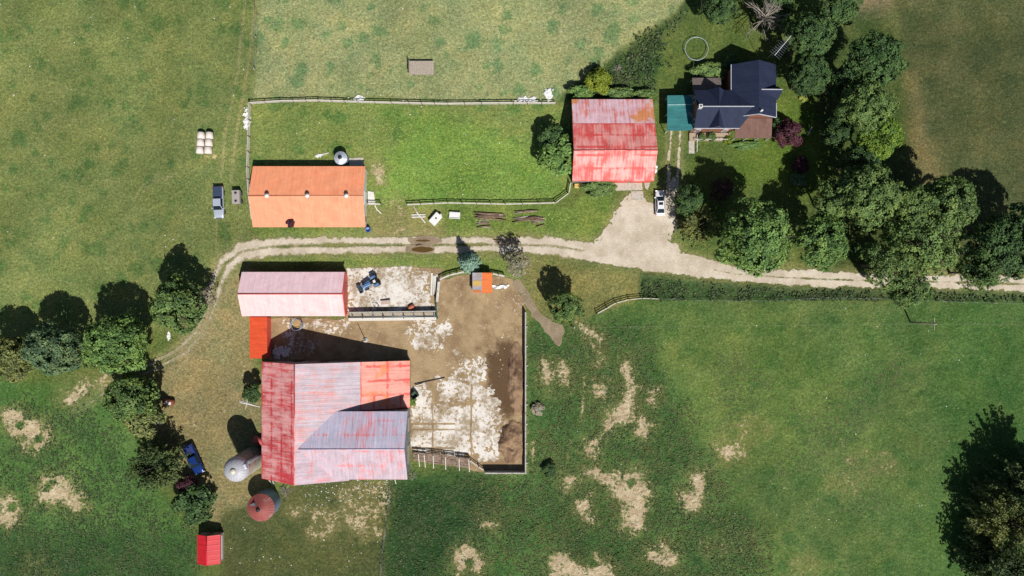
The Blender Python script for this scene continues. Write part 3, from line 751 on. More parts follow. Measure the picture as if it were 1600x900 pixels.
# --- flat orange link building
def flat_roof(name, label, cat, rect, h0, h1, along, mat, wall, th=.1, inset=.2, parent=None, partname='roof'):
    """mono-pitch: h0 at the left/upper side, h1 at the right/lower side; along 'x' tilts left-right, 'y' tilts up-down"""
    x0, y0, x1, y1 = rect; A = G(x0, y1); B = G(x1, y0)
    root = empty(name, ((A.x + B.x) / 2, (A.y + B.y) / 2, 0), 0, label, cat)
    o = root.location; X0, X1, Y0, Y1 = A.x - o.x, B.x - o.x, A.y - o.y, B.y - o.y
    z = (lambda x, y: h0 + (h1 - h0) * (x - X0) / (X1 - X0)) if along == 'x' else (lambda x, y: h0 + (h1 - h0) * (Y1 - y) / (Y1 - Y0))
    mb = MB(); pts = [Vector((x, y, z(x, y))) for x, y in ((X0, Y0), (X1, Y0), (X1, Y1), (X0, Y1))]
    ud, vd = (Vector((0, 1, 0)), Vector((1, 0, 0))) if along == 'x' else (Vector((1, 0, 0)), Vector((0, 1, 0)))
    mb.slab(pts, th, 0, (pts[0], ud, vd)); roof = mb.build(partname, mat, root)
    if wall is not None:
        wb = MB(); i = inset; C = [(X0 + i, Y0 + i), (X1 - i, Y0 + i), (X1 - i, Y1 - i), (X0 + i, Y1 - i)]
        for k in range(4):
            a, b = C[k], C[(k + 1) % 4]
            wb.face([(a[0], a[1], 0), (b[0], b[1], 0), (b[0], b[1], z(*b) - th - .03), (a[0], a[1], z(*a) - th - .03)])
        wb.build('wall', wall, root)
    return root, roof, (X0, X1, Y0, Y1)
flat_roof('link_shed', 'narrow bright orange flat-roofed shed joining pink machine shed and barn', 'shed', (398, 494, 425.5, 558), 2.5, 2.7, 'x', R_CONN, M['red_metal'])

# --- small patched shelter
SR1 = roof_mat('patched_shelter_left', T(200, 192, 200), T(176, 170, 168), .45, .1, rib=0, patch=.5, rust=T(244, 168, 82), rust_at=.5, seed=5)
SR2 = roof_mat('shelter_orange', T(244, 134, 72), T(232, 118, 58), .4, .3, rib=.6, streak_amt=.3)
r, roof, P, _ = gable_house('calf_shelter', 'tiny yard shelter with half orange and half patched grey roof', 'shed', (739, 426.5, 769.5, 458), 'y', 1.9, 1.9, 2.5, 754, SR1, SR2, M['wood_grey'], wall_in=.12, th=.06)
for k, (a, b, mm) in enumerate([(438.5, 447, 'yellow'), (453.5, 457, 'orange')]):
    pb = MB(); y0 = G(0, b).y - r.location.y; y1 = G(0, a).y - r.location.y; X0 = G(739.6, 0).x - r.location.x; X1 = G(752.8, 0).x - r.location.x
    g = .6 / (G(754, 0).x - G(739, 0).x)
    zz = lambda x: 1.9 + (x - (G(739, 0).x - r.location.x)) * g + .02
    pb.slab([(X0, y0, zz(X0)), (X1, y0, zz(X1)), (X1, y1, zz(X1)), (X0, y1, zz(X0))], .015)
    pb.build('patch_sheet', M[mm], roof)

# --- little red shed, lower left
r, roof, P, (u0, u1, v0, v1, rr, hz) = gable_house('garden_shed', 'small bright red metal roofed hut alone in the lower left meadow', 'shed', (316, 829.5, 351.5, 874.5), 'y', 2.0, 2.0, 2.8, 333, R_RED, R_RED, M['wood_grey'], cap=R_RED, wall_in=.15)
wall_panel('door', r, P(u1, rr, .95), .9, 1.8, (0, 1), M['wood_brown'])
ab = MB(); q = P(u0 + .3, v0 - .02, 0); 
wall_panel('siding_board', r, P((u0 + u1) / 2, v0, 1.0), 4.4, .22, (1, 0), M['white_paint'])

# --- red-roofed drive shed by the house (gable plus lean-to in one long slope)
r, roof, P, (u0, u1, v0, v1, rr, hz) = gable_house('drive_shed', 'large square shed with streaky red and grey roof facing the gravel forecourt', 'shed', (891.5, 202, 1015.5, 287.7), 'x', 4.6, 3.6, 6.8, 246.4, R_RM, R_RM, M['barn_board'], cap=R_RM)
mb = MB(); o = r.location; yb = G(0, 202).y - o.y - .02; yn = G(0, 160.6).y - o.y; xa = G(891.5, 0).x - o.x; xb = G(1015.5, 0).x - o.x
mb.slab([(xa, yb, 4.58), (xb, yb, 4.58), (xb, yn, 2.4), (xa, yn, 2.4)], .1, 0, (Vector((xa, yn, 2.4)), Vector((1, 0, 0)), Vector((0, -.885, .466))))
mb.build('lean_to_roof', R_RN, r)
wb = MB(); za = 2.27
for x_, fl in ((xa + .25, 1), (xb - .25, 0)):
    f = [(x_, yb - .1, 0), (x_, yn - .25, 0), (x_, yn - .25, 2.4), (x_, yb - .1, 4.4)]; wb.face(f[::-1] if fl else f)
wb.face([(xb - .25, yn - .25, 0), (xa + .25, yn - .25, 0), (xa + .25, yn - .25, 2.38), (xb - .25, yn - .25, 2.38)])
wb.build('lean_to_wall', M['barn_board'], r)
for k, uu in enumerate((u0 + 8.6, u0 + 12.6)): wall_panel('sliding_door', r, P(uu, v0, 1.6), 3.6, 3.0, (0, -1), M['red_metal'])

# --- the main barn: steep gable, long east slope, gabled wing
root = empty('bank_barn', G(530, 650), 0, 'huge old barn with patchy red and grey metal roof and gabled wing', 'barn'); o = root.location
def Bp(px, py, h): return G(px, py, h) - Vector((o.x, o.y, 0))
def quad_slab(name, pts, mat, udir, parent=root, th=.1):
    pts = [Vector(p) for p in pts]; n = (pts[1] - pts[0]).cross(pts[2] - pts[0]).normalized()
    u = Vector(udir); u = (u - n * u.dot(n)).normalized(); v = n.cross(u)
    mb = MB(); mb.slab(pts, th, 0, (pts[0], u, v)); return mb.build(name, mat, parent)
Nn, Ss, RX, RH = 561.5, 738.5, 482, 8.3
mr = quad_slab('west_roof_slope', [Bp(421, Ss, 4.0), Bp(RX, Ss, RH), Bp(RX, Nn, RH), Bp(421, Nn, 4.0)], R_BW, (0, 1, 0))
ez = lambda x: RH - (x - RX) * (RH - 4.75) / (572 - RX)
quad_slab('east_roof_slope', [Bp(RX + .2, 690, RH - .01), Bp(573, 690, ez(573)), Bp(573, Nn, ez(573)), Bp(RX + .2, Nn, RH - .01)], R_BE, (0, 1, 0))
quad_slab('south_roof_slope', [Bp(RX + .2, Ss, RH - .01), Bp(556, Ss, ez(556)), Bp(556, 690.4, ez(556)), Bp(RX + .2, 690.4, RH - .01)], R_WS, (0, 1, 0))
quad_slab('lean_to_roof', [Bp(572, 634, 4.79), Bp(643.5, 634, 2.4), Bp(643.5, Nn, 2.4), Bp(572, Nn, 4.79)], R_BL, (0, 1, 0))
WR, WH, WE = 686, 8.2, 6.1
quad_slab('wing_north_slope', [Bp(486, WR, WH), Bp(642.5, WR, WH), Bp(644.5, 633.7, WE), Bp(536, 633.7, WE)], R_WN, (1, 0, 0))
quad_slab('wing_south_slope', [Bp(536, 735, WE), Bp(644.5, 735, WE), Bp(642.5, WR + .2, WH - .01), Bp(486, WR + .2, WH - .01)], R_WS, (1, 0, 0))
cb = MB(); cb.tube([Bp(RX, Nn - .3, RH + .02), Bp(RX, Ss + .3, RH + .02)], .12, 6); cb.build('ridge_cap', R_BW, mr)
cb = MB(); cb.tube([Bp(488, WR, WH + .01), Bp(642.6, WR, WH + .01)], .1, 6); cb.build('wing_ridge_cap', R_WN, root)
wb = MB(); q = .14
wz = lambda x: (4.0 + (RH - 4.0) * (x - 421) / (RX - 421) if x < RX else ez(x)) - q
lz = lambda x: 4.79 + (2.4 - 4.79) * (x - 572) / 71.5 - q
yN, yS = Nn + 2, Ss - 2
wb.face([Bp(x, yN, z) for x, z in ((641.5, 0), (423, 0), (423, wz(423)), (RX, RH - q), (572, lz(572)), (641.5, lz(641.5)))])
wb.face([Bp(423, yN, 0), Bp(423, yS, 0), Bp(423, yS, wz(423)), Bp(423, yN, wz(423))])
wb.face([Bp(x, yS, z) for x, z in ((423, 0), (553, 0), (553, wz(553)), (RX, RH - q), (423, wz(423)))])
wb.face([Bp(641.5, 632, 0), Bp(641.5, yN, 0), Bp(641.5, yN, lz(641.5)), Bp(641.5, 632, lz(641.5))])
wb.build('wall', M['barn_board'], root)
wb = MB(); e = 641
wb.face([Bp(e, 732, 0), Bp(e, 635.5, 0), Bp(e, 635.5, WE - q), Bp(e, WR, WH - q), Bp(e, 732, WE - q)])
wb.face([Bp(550, 732, 0), Bp(e, 732, 0), Bp(e, 732, WE - q), Bp(550, 732, WE - q)])
wb.face([Bp(e, 635.5, 0), Bp(540, 635.5, 0), Bp(540, 635.5, WE - q), Bp(e, 635.5, WE - q)])
wb.build('wing_wall', M['barn_board'], root)
for y, w, h in ((660, 2.6, 2.6), (705, 3.4, 3.0)): wall_panel('barn_door', root, Bp(e, y, h / 2), w, h, (1, 0), M['wood_grey'])
for x in (470, 510, 600): wall_panel('barn_door', root, Bp(x, yN, 1.2), 1.6, 2.2, (0, 1), M['wood_dark'])
for x in (445, 505): framed_window(root, Bp(x, yS, 2.2), 1.0, .8, (0, -1))
for y in (600, 640, 690): framed_window(root, Bp(423, y, 1.8), .9, .7, (-1, 0))
for k, (a, b, lab) in enumerate((((424, 741), (426, 757), 'left one of the pale crossed poles leaning on the barn end wall'), ((431, 741), (428, 757), 'right one of the pale crossed poles leaning on the barn end wall'), ((618.5, 738), (619, 756), 'single pale pole leaning below the wing eave of the barn'))):
    c_ = G((a[0] + b[0]) / 2, (a[1] + b[1]) / 2); sb = MB(); sb.beam(G(*a, 2.2) - c_, G(*b, .06) - c_, .13, .11)
    q_ = tag(sb.build('leaning_pole', M['wood_pale']), lab, 'pole', 'pale poles leaning on the barn'); q_.location = c_

# --- house
root = empty('farmhouse', G(1140, 165), 0, 'dark blue metal roofed farmhouse with centre gable, teal and brown porches', 'house'); o = root.location
def Hp(px, py, h): return G(px, py, h) - Vector((o.x, o.y, 0))
def roof_q(name, pts, udir, mat=R_HOUSE, th=.12):
    return quad_slab(name, pts, mat, udir, root, th)
# north-south wing
EZ, RZ = 4.9, 7.4
m1 = roof_q('main_roof', [Hp(1130, 193.4, EZ), Hp(1163.5, 193.4, RZ), Hp(1163.5, 114, RZ), Hp(1130, 114, EZ)], (0, 1, 0))
roof_q('main_roof', [Hp(1163.6, 193.4, RZ), Hp(1197, 193.4, EZ), Hp(1197, 114, EZ), Hp(1163.6, 114, RZ)], (0, 1, 0))
# west wing
WZ = 6.9
roof_q('wing_roof', [Hp(1074, 209.6, EZ), Hp(1142, 209.6, EZ), Hp(1162, 181.6, WZ), Hp(1074, 181.6, WZ)], (1, 0, 0))
roof_q('wing_roof', [Hp(1074, 181.5, WZ), Hp(1162, 181.5, WZ), Hp(1142, 152.6, EZ), Hp(1074, 152.6, EZ)], (1, 0, 0))
# centre gables, south and north, and the small east gable
for yE, sg in ((209.9, 1), (152.4, -1)):
    pts = lambda a, b: [Hp(a, yE, EZ + .02), Hp(1107, yE, 6.75), Hp(1107, 183 if sg > 0 else 180, 6.75)]
    for xe in (1095.5, 1118.5):
        tri = [Hp(xe, yE, EZ + .04), Hp(1107, yE, 6.7), Hp(1107, 183.5 if sg > 0 else 179.6, 6.7)]
        if (tri[1] - tri[0]).cross(tri[2] - tri[0]).z < 0: tri = [tri[0], tri[2], tri[1]]
        roof_q('dormer_roof', tri, (0, 1, 0), th=.08)
    gm = MB(); yy = yE - sg * 2.5
    gm.face([Hp(1097, yy, 4.6), Hp(1117, yy, 4.6), Hp(1107, yy, 6.5)][::sg]); gm.build('gable_wall', M['brick'], root)
for ye in (147, 168):
    tri = [Hp(1199, ye, EZ + .04), Hp(1201, 156.5, 6.8), Hp(1168, 156.5, 6.9)]
    if (tri[1] - tri[0]).cross(tri[2] - tri[0]).z < 0: tri = [tri[0], tri[2], tri[1]]
    roof_q('dormer_roof', tri, (1, 0, 0), th=.08)
gm = MB(); gm.face([Hp(1197.5, 167, 4.6), Hp(1197.5, 148, 4.6), Hp(1197.5, 156.5, 6.6)]); gm.build('gable_wall', M['brick'], root)
tb = MB()
for a, b in (((1074, 181.6, WZ + .03), (1158, 181.6, WZ + .03)), ((1168, 156.5, 6.95), (1200, 156.5, 6.86)), ((1074, 210, EZ - .1), (1142, 210, EZ - .1)),
             ((1129.6, 114, EZ - .1), (1129.6, 152, EZ - .1)), ((1197.4, 172, EZ - .1), (1197.4, 193, EZ - .1)), ((1130, 193.8, EZ - .05), (1163.5, 193.8, RZ - .05)), ((1163.5, 193.8, RZ - .05), (1197, 193.8, EZ - .05))):
    tb.beam(Hp(*a), Hp(*b), .14, .14)
tb.build('eave_trim', plain('grey_white_trim', T(196, 200, 210), .5), root)
wb = MB()
i = 2.5
C = [(1130 + i, 193 - i), (1197 - i, 193 - i), (1197 - i, 114 + i), (1130 + i, 114 + i)]
for k in range(4):
    a, b = C[k], C[(k + 1) % 4]
    f = [Hp(a[0], a[1], 0), Hp(b[0], b[1], 0), Hp(b[0], b[1], EZ)]
    if k in (0, 2): f.append(Hp(1163.5, a[1], RZ - .16))
    f.append(Hp(a[0], a[1], EZ)); wb.face(f)
C = [(1074 + i, 209.5 - i), (1142 - i, 209.5 - i), (1142 - i, 152.6 + i), (1074 + i, 152.6 + i)]
for k in range(4):
    a, b = C[k], C[(k + 1) % 4]
    f = [Hp(a[0], a[1], 0), Hp(b[0], b[1], 0), Hp(b[0], b[1], EZ)]
    if k == 3: f.append(Hp(a[0], 181.6, WZ - .16))
    f.append(Hp(a[0], a[1], EZ)); wb.face(f)
wb.build('wall', M['brick'], root)
for x in (1086, 1128): framed_window(root, Hp(x, 207, 3.7), .9, 1.4, (0, -1)); framed_window(root, Hp(x, 207, 1.5), .9, 1.5, (0, -1))
for y in (128, 178): framed_window(root, Hp(1194.5, y, 3.6), .9, 1.4, (1, 0)); framed_window(root, Hp(1194.5, y, 1.5), .9, 1.4, (1, 0))
for x in (1148, 1178): framed_window(root, Hp(x, 116.5, 3.6), .9, 1.4, (0, 1))
for y in (165, 198): framed_window(root, Hp(1076.5, y, 3.8), .9, 1.3, (-1, 0))
wall_panel('door', root, Hp(1107, 207, 1.1), 1.0, 2.1, (0, -1), M['wood_brown'])
ch = MB(); ch.box(Hp(1077.5, 182.5, 7.0), (.62, .62, 1.4)); c1 = ch.build('chimney', M['chimney_white'], root)
ch = MB(); ch.box(Hp(1077.5, 182.5, 7.72), (.3, .3, .06)); ch.build('flue', M['steel_dark'], c1)
ch = MB(); ch.tube([Hp(1167, 189, 6.6), Hp(1167, 189, 7.9)], .18, 10); ch.build('vent_pipe', M['white_paint'], root)
# porches
def porch(name, rect, h0, h1, along, mat, posts):
    x0, y0, x1, y1 = rect
    z = (lambda x, y: h0 + (h1 - h0) * (x - x0) / (x1 - x0)) if along == 'x' else (lambda x, y: h0 + (h1 - h0) * (y - y0) / (y1 - y0))
    p = quad_slab(name, [Hp(x, y, z(x, y)) for x, y in ((x0, y1), (x1, y1), (x1, y0), (x0, y0))], mat, (1, 0, 0) if along == 'y' else (0, 1, 0), root, .1)
    for x, y in posts:
        pb = MB(); pb.box(Hp(x, y, (z(x, y) - .1) / 2), (.12, .12, z(x, y) - .12)); pb.build('post', M['white_paint'], p)
    return p
TEAL = roof_mat('teal_porch_roof', T(66, 136, 138), T(54, 122, 126), .45, .3, rib=0, patch=.4, rust=T(176, 196, 190), rust_at=.575, rough=.6, seed=2)
pt = porch('teal_porch_roof', (1037.5, 155.6, 1075.8, 209.4), 2.7, 3.0, 'x', TEAL, [(1039, 157), (1039, 182), (1039, 208)])
sb = MB(); sb.beam(Hp(1038, 170, 2.76), Hp(1075, 170, 3.06), .18, .05); sb.build('seam_strip', plain('pale_teal_strip', T(150, 190, 190)), pt)
porch('brown_porch_roof', (1140.5, 191.3, 1196.6, 221), 3.2, 2.8, 'y', M['porch_brown'], [(1142, 220), (1160, 220), (1178, 220), (1195, 220)])
porch('grey_porch_roof', (1076, 128, 1120, 154.5), 2.5, 3.1, 'y', M['porch_grey'], [(1078, 129), (1098, 129), (1119, 129)])
dk = MB(); dk.box(Hp(1108, 214.6, .2), (7.6, 1.5, .4)); d1 = dk.build('porch_deck', M['deck'], root)
rb = MB()
for x in (1084, 1094, 1104, 1114, 1124, 1134): rb.box(Hp(x, 219.6, .75), (.08, .08, .7))
rb.beam(Hp(1084, 219.6, 1.12), Hp(1134, 219.6, 1.12), .09, .07); rb.build('railing', M['white_paint'], d1)
# garden path
def slab_thing(name, label, cat, poly, z, mat, group=None, bvl=0):
    c = G(sum(p[0] for p in poly) / len(poly), sum(p[1] for p in poly) / len(poly)); mb = MB()
    P_ = [G(*p, z) - c for p in poly]
    if (P_[1] - P_[0]).cross(P_[2] - P_[1]).z < 0: P_ = P_[::-1]
    mb.slab(P_, z + .06); ob = mb.build(name, mat); ob.location = c
    return tag(ob, label, cat, group) if label else tag(ob, kind='structure')
CP = plain('path_concrete', T(198, 192, 180), .9, var=.14, scale=5, dirt=T(160, 152, 134))
slab_thing('path', None, None, [(1076, 212), (1085, 212), (1085, 240), (1076, 240)], .09, CP)
slab_thing('concrete_pad', None, None, [(959, 285), (1003, 285), (1004, 297), (962, 298)], .10, CP)
slab_thing('concrete_pad', None, None, [(986, 298.6), (1005, 298.6), (1005, 313), (987, 313)], .11, CP)
slab_thing('concrete_pad', None, None, [(546, 247), (568, 246), (568, 262), (546, 262)], .11, CP)
slab_thing('concrete_pad', None, None, [(575, 299), (584, 300), (587, 318), (575, 319)], .16, plain('white_slab', T(232, 228, 222), .8))
slab_thing('stepping_stone', 'pale broken slab on grass at the corner of the red shed', 'paving slab', [(1006, 284), (1016, 285), (1012, 297), (1008, 294)], .06, CP)
sr = MB(); 
for x in (1087.6,):
    sr.beam(G(x, 212, .8), G(x, 238, .8), .08, .08)
    for y in (213, 221, 229, 237): sr.beam(G(x, y, 0), G(x, y, .8), .07, .07)
tag(sr.build('hand_rail', M['white_paint']), 'white handrail running beside the short house path', 'railing')

# --- concrete silo
root = empty('silo', G(395.5, 716), 0, 'tall grey concrete silo with domed cap standing beside the barn', 'silo'); r_ = 2.15; hs = 7.6
mb = MB(); prof = [(r_, 0)]
for k in range(13):
    z = .3 + k * .6; prof += [(r_, z - .03), (r_ + .035, z - .02), (r_ + .035, z + .02), (r_, z + .03)]
prof = [p for p in prof if p[1] < hs] + [(r_, hs)]
mb.lathe((0, 0, 0), prof, 40, smooth=False); mb.build('silo_wall', plain('silo_concrete', T(170, 166, 150), .85, var=.15, scale=2, dirt=T(140, 132, 112)), root)
mb = MB(); dp = [(r_ + .09, hs - .04), (r_ + .09, hs + .06)] + [(r_ * math.cos(a) + .05, hs + .06 + 1.55 * math.sin(a)) for a in [k * math.pi / 2 / 9 for k in range(1, 9)]] + [(.35, hs + 1.62)]
mb.lathe((0, 0, 0), dp, 40); dome = mb.build('dome', plain('dome_metal', T(196, 196, 204), .6, .1, var=.1, scale=3), root)
mb = MB()
for k in range(20):
    a = 2 * math.pi * k / 20; mb.tube([(r_ * math.cos(b) * math.cos(a) * 1.012, r_ * math.cos(b) * math.sin(a) * 1.012, hs + .08 + 1.56 * math.sin(b)) for b in [j * math.pi / 2 / 7 for j in range(7)]], .025, 4)
mb.build('dome_rib', plain('rib_metal', T(168, 170, 182), .5, .3), dome)
mb = MB(); mb.lathe((0, 0, hs + 1.56), [(.52, 0), (.52, .14), (.3, .3), (.02, .34)], 16); mb.build('dome_cap', plain('cap_metal', T(220, 212, 190), .5), dome)
mb = MB(); c = Vector((1.55, .55, hs + .55)); mb.box(c, (1.0, .9, .9), rz=.35); hb = bevel(mb.build('fill_hatch', plain('hatch_metal', T(216, 222, 232), .4, .2), root), .08)
mb = MB()
for k in range(2): pass
mb.tube([(r_ * math.cos(.55) * 1.16, r_ * math.sin(.55) * 1.16, 0), (r_ * math.cos(.55) * 1.16, r_ * math.sin(.55) * 1.16, hs + .2)], .42, 10)
mb.build('chute', plain('chute_metal', T(120, 118, 126), .7, .0), root)
mb = MB()
a = -2.6
for s_ in (-.18, .18):
    q = Vector((math.cos(a), math.sin(a), 0)) * (r_ + .12) + Vector((-math.sin(a), math.cos(a), 0)) * s_
    mb.beam(q, q + Vector((0, 0, hs)), .04, .04)
for k in range(22):
    q = Vector((math.cos(a), math.sin(a), 0)) * (r_ + .12) + Vector((0, 0, .3 + k * .33)); s_ = Vector((-math.sin(a), math.cos(a), 0)) * .18
    mb.beam(q - s_, q + s_, .03, .03)
mb.build('ladder', M['galv'], root)

# --- round grain bins
def grain_bin(label, loc, r_, h, ch_, wallm, roofm, capm):
    root = empty('grain_bin', loc, 0, label, 'grain bin'); mb = MB(); prof = []; z = 0
    while z < h: prof += [(r_, z), (r_ + .03, z + .12)]; z += .24
    prof.append((r_, h)); mb.lathe((0, 0, 0), prof, 40); mb.build('bin_wall', wallm, root)
    mb = MB(); V = []; n = 28
    for k in range(n):
        a0 = 2 * math.pi * k / n; a1 = 2 * math.pi * (k + 1) / n; am = (a0 + a1) / 2
        R = r_ + .12; t_ = .32
        p = [Vector((R * math.cos(a0), R * math.sin(a0), h - .03)), Vector((R * math.cos(am), R * math.sin(am), h - .03)), Vector((R * math.cos(a1), R * math.sin(a1), h - .03))]
        q = [Vector((t_ * math.cos(b), t_ * math.sin(b), h + ch_)) for b in (a0, a1)]
        rib = .05
        mb.face([p[0] + Vector((0, 0, rib)), p[1], q[0] * 1]); mb.face([p[1], q[1], q[0]]); mb.face([p[1], p[2] + Vector((0, 0, rib)), q[1]])
    rf = mb.build('cone_roof', roofm, root)
    mb = MB(); mb.lathe((0, 0, h + ch_ - .04), [(.36, 0), (.36, .16), (.02, .22)], 14); mb.build('cap', capm, rf)
    return root, rf
bin_roof = roof_mat('red_bin_roof', T(196, 160, 160), T(160, 88, 82), .72, .2, patch=.5, streak_amt=.2, seed=4)
b1, rf = grain_bin('round steel grain bin with dull red cone roof below the barn', G(418.5, 783.5), 2.4, 3.6, 1.35, M['galv_blue'], bin_roof, M['steel_dark'])
mb = MB(); mb.box((-1.15, .55, 4.28), (1.25, .9, .10), rot=Matrix.Rotation(-2.68, 3, 'Z') @ Matrix.Rotation(.51, 3, 'Y')); bevel(mb.build('roof_hatch', M['galv'], rf), .03)
grain_bin('tiny galvanised feed bin behind the long orange shed', G(536.5, 250), 1.1, 2.0, .55, M['galv_blue'], plain('bin_roof_white', T(206, 214, 228), .42, .3), M['steel_dark'])
mb = MB(); mb.tube([(0, -1.3, .75), (0, 1.3, .75)], .7, 16); mb.lathe((0, 0, 0), [(.02, .05)], 4)
q = tag(bevel(mb.build('fuel_tank', plain('red_tank_paint', T(206, 96, 92), .5))), 'red horizontal tank half hidden between silo and barn wall', 'tank'); q.location = G(409, 688); q.rotation_euler.z = 1.2
# ------------------------------------------------------------------ trees and bushes
def leaf_quads(C, N, size, rng, up=.35):
    """bent leaf-clump quads at centres C, roughly facing N"""
    n = len(C)
    N = N + rng.normal(0, .55, (n, 3)); N[:, 2] += up; N /= np.linalg.norm(N, axis=1)[:, None] + 1e-9
    A = rng.normal(0, 1, (n, 3)); U = np.cross(N, A); U /= np.linalg.norm(U, axis=1)[:, None] + 1e-9; Vv = np.cross(N, U)
    s = size * rng.uniform(.6, 1.35, n)[:, None]
    q = np.stack([C - U * s, C - Vv * s * .62 + N * s * .12, C + U * s * .95 - N * s * .18, C + Vv * s * .62 + N * s * .1], 1)
    return q.reshape(-1, 3)
def crown_mesh(name, seed, kind='round', lobes=16, tufts=30, leaves=24, leaf=.05, tuft=.12, gap=.0, spread=.56, zsq=.85):
    r = np.random.default_rng(seed); Cs = []; Ns = []; Ts = []
    if kind in ('round', 'sparse'):
        cen = []
        for k in range(lobes):
            z = 1 - 1.55 * (k + .5) / lobes; a = k * 2.39996 + r.uniform(-.4, .4); q = math.sqrt(max(0, 1 - z * z))
            cen.append(np.array((q * math.cos(a), q * math.sin(a), z)) * spread * r.uniform(.8, 1.12))
        for c in cen:
            lr = r.uniform(.30, .48)
            d = r.normal(0, 1, (tufts, 3)); d /= np.linalg.norm(d, axis=1)[:, None]
            d = d + (c / (np.linalg.norm(c) + 1e-6)) * .55; d[:, 2] += .25; d /= np.linalg.norm(d, axis=1)[:, None]
            keep = r.random(tufts) > gap
            for dd in d[keep]:
                tc = c + dd * lr * r.uniform(.78, 1.08); tr = tuft * r.uniform(.7, 1.35)
                o = r.normal(0, .46, (leaves, 3)); o -= dd * (o @ dd)[:, None] * .55
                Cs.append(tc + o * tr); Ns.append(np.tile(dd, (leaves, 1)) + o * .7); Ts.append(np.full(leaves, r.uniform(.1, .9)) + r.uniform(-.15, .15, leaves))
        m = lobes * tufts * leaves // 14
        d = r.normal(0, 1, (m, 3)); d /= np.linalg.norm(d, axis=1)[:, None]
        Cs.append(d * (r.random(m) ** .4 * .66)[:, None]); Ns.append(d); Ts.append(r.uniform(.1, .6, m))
    elif kind == 'spruce':
        tiers = 12
        for t_ in range(tiers):
            z = -.9 + 1.85 * t_ / (tiers - 1); R = 1.0 * (1 - t_ / tiers) ** .85 + .04; nb = max(5, int(13 * R) + 3)
            for b in range(nb):
                a = 2 * math.pi * (b + r.uniform(-.3, .3)) / nb + t_ * .5; L = R * r.uniform(.8, 1.15)
                m = int(lobes * L) + 4; s = np.linspace(.12, 1, m); drp = -.22 * s ** 1.6 * L
                w = (1 - s * .8) * .20 * r.normal(0, 1, m) * (L + .3)
                x = s * L * math.cos(a) - w * math.sin(a); y = s * L * math.sin(a) + w * math.cos(a)
                P_ = np.stack([x, y, z + drp + r.normal(0, .02, m)], 1)
                for rep in range(leaves // 4):
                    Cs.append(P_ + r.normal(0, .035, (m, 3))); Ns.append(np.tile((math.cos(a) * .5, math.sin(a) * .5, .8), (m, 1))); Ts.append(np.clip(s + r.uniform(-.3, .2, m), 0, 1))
    elif kind == 'feather':      # drooping fronds that radiate from the middle
        for b in range(lobes):
            a = r.uniform(0, 2 * math.pi); el = r.uniform(-.1, 1.25); L = r.uniform(.75, 1.12)
            m = tufts; s = np.linspace(.2, 1, m)
            x = s * L * math.cos(a) * math.cos(el * .8); y = s * L * math.sin(a) * math.cos(el * .8); z = s * L * math.sin(el) * .95 - .25 * s ** 2
            P_ = np.stack([x, y, z], 1)
            for rep in range(leaves // 3):
                sp = .10 * (1.15 - s)[:, None]
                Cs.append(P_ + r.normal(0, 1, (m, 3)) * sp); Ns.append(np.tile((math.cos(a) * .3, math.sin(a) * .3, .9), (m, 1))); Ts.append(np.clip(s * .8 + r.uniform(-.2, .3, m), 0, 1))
    C = np.concatenate(Cs); N = np.concatenate(Ns); Tn = np.concatenate(Ts); C[:, 2] *= zsq
    q = leaf_quads(C, N, leaf, r)
    F = np.arange(len(q)).reshape(-1, 4)
    return raw_mesh(name, q, F, None or M['bark'], {'tint': ('FLOAT', np.repeat(np.clip(Tn, 0, 1), 4))})
def trunk_mesh(name, seed, limbs=7, thick=.055):
    """unit tree: trunk from z=0 to 1, limbs spreading to radius ~.8 of the crown; x,y scaled by crown radius, z by tree height"""
    rr_ = random.Random(seed); mb = MB()
    mb.tube([(0, 0, -.02), (.01, .0, .1), (.02, .01, .35), (.0, .03, .6), (.02, .02, .86)], [thick * 1.5, thick, thick * .85, thick * .55, thick * .15], 8)
    for k in range(limbs):
        a = 2 * math.pi * k / limbs + rr_.uniform(-.4, .4); z0 = rr_.uniform(.28, .6); L = rr_.uniform(.55, .85); z1 = min(.93, z0 + rr_.uniform(.12, .34))
        ca, sa = math.cos(a), math.sin(a); m = (.45 * L, .5 * (z0 + z1) + .02)
        mb.tube([(0, 0, z0), (m[0] * ca, m[0] * sa, m[1]), (L * ca, L * sa, z1)], [thick * .5, thick * .3, thick * .08], 6)
        for j in range(2):
            b = a + rr_.choice((-1, 1)) * rr_.uniform(.4, .9); L2 = rr_.uniform(.2, .4)
            mb.tube([(m[0] * ca, m[0] * sa, m[1]), (m[0] * ca + L2 * math.cos(b), m[0] * sa + L2 * math.sin(b), m[1] + rr_.uniform(.02, .14))], [thick * .22, thick * .05], 5)
    o = mb.build(name, M['bark']); me = o.data; bpy.data.objects.remove(o); return me
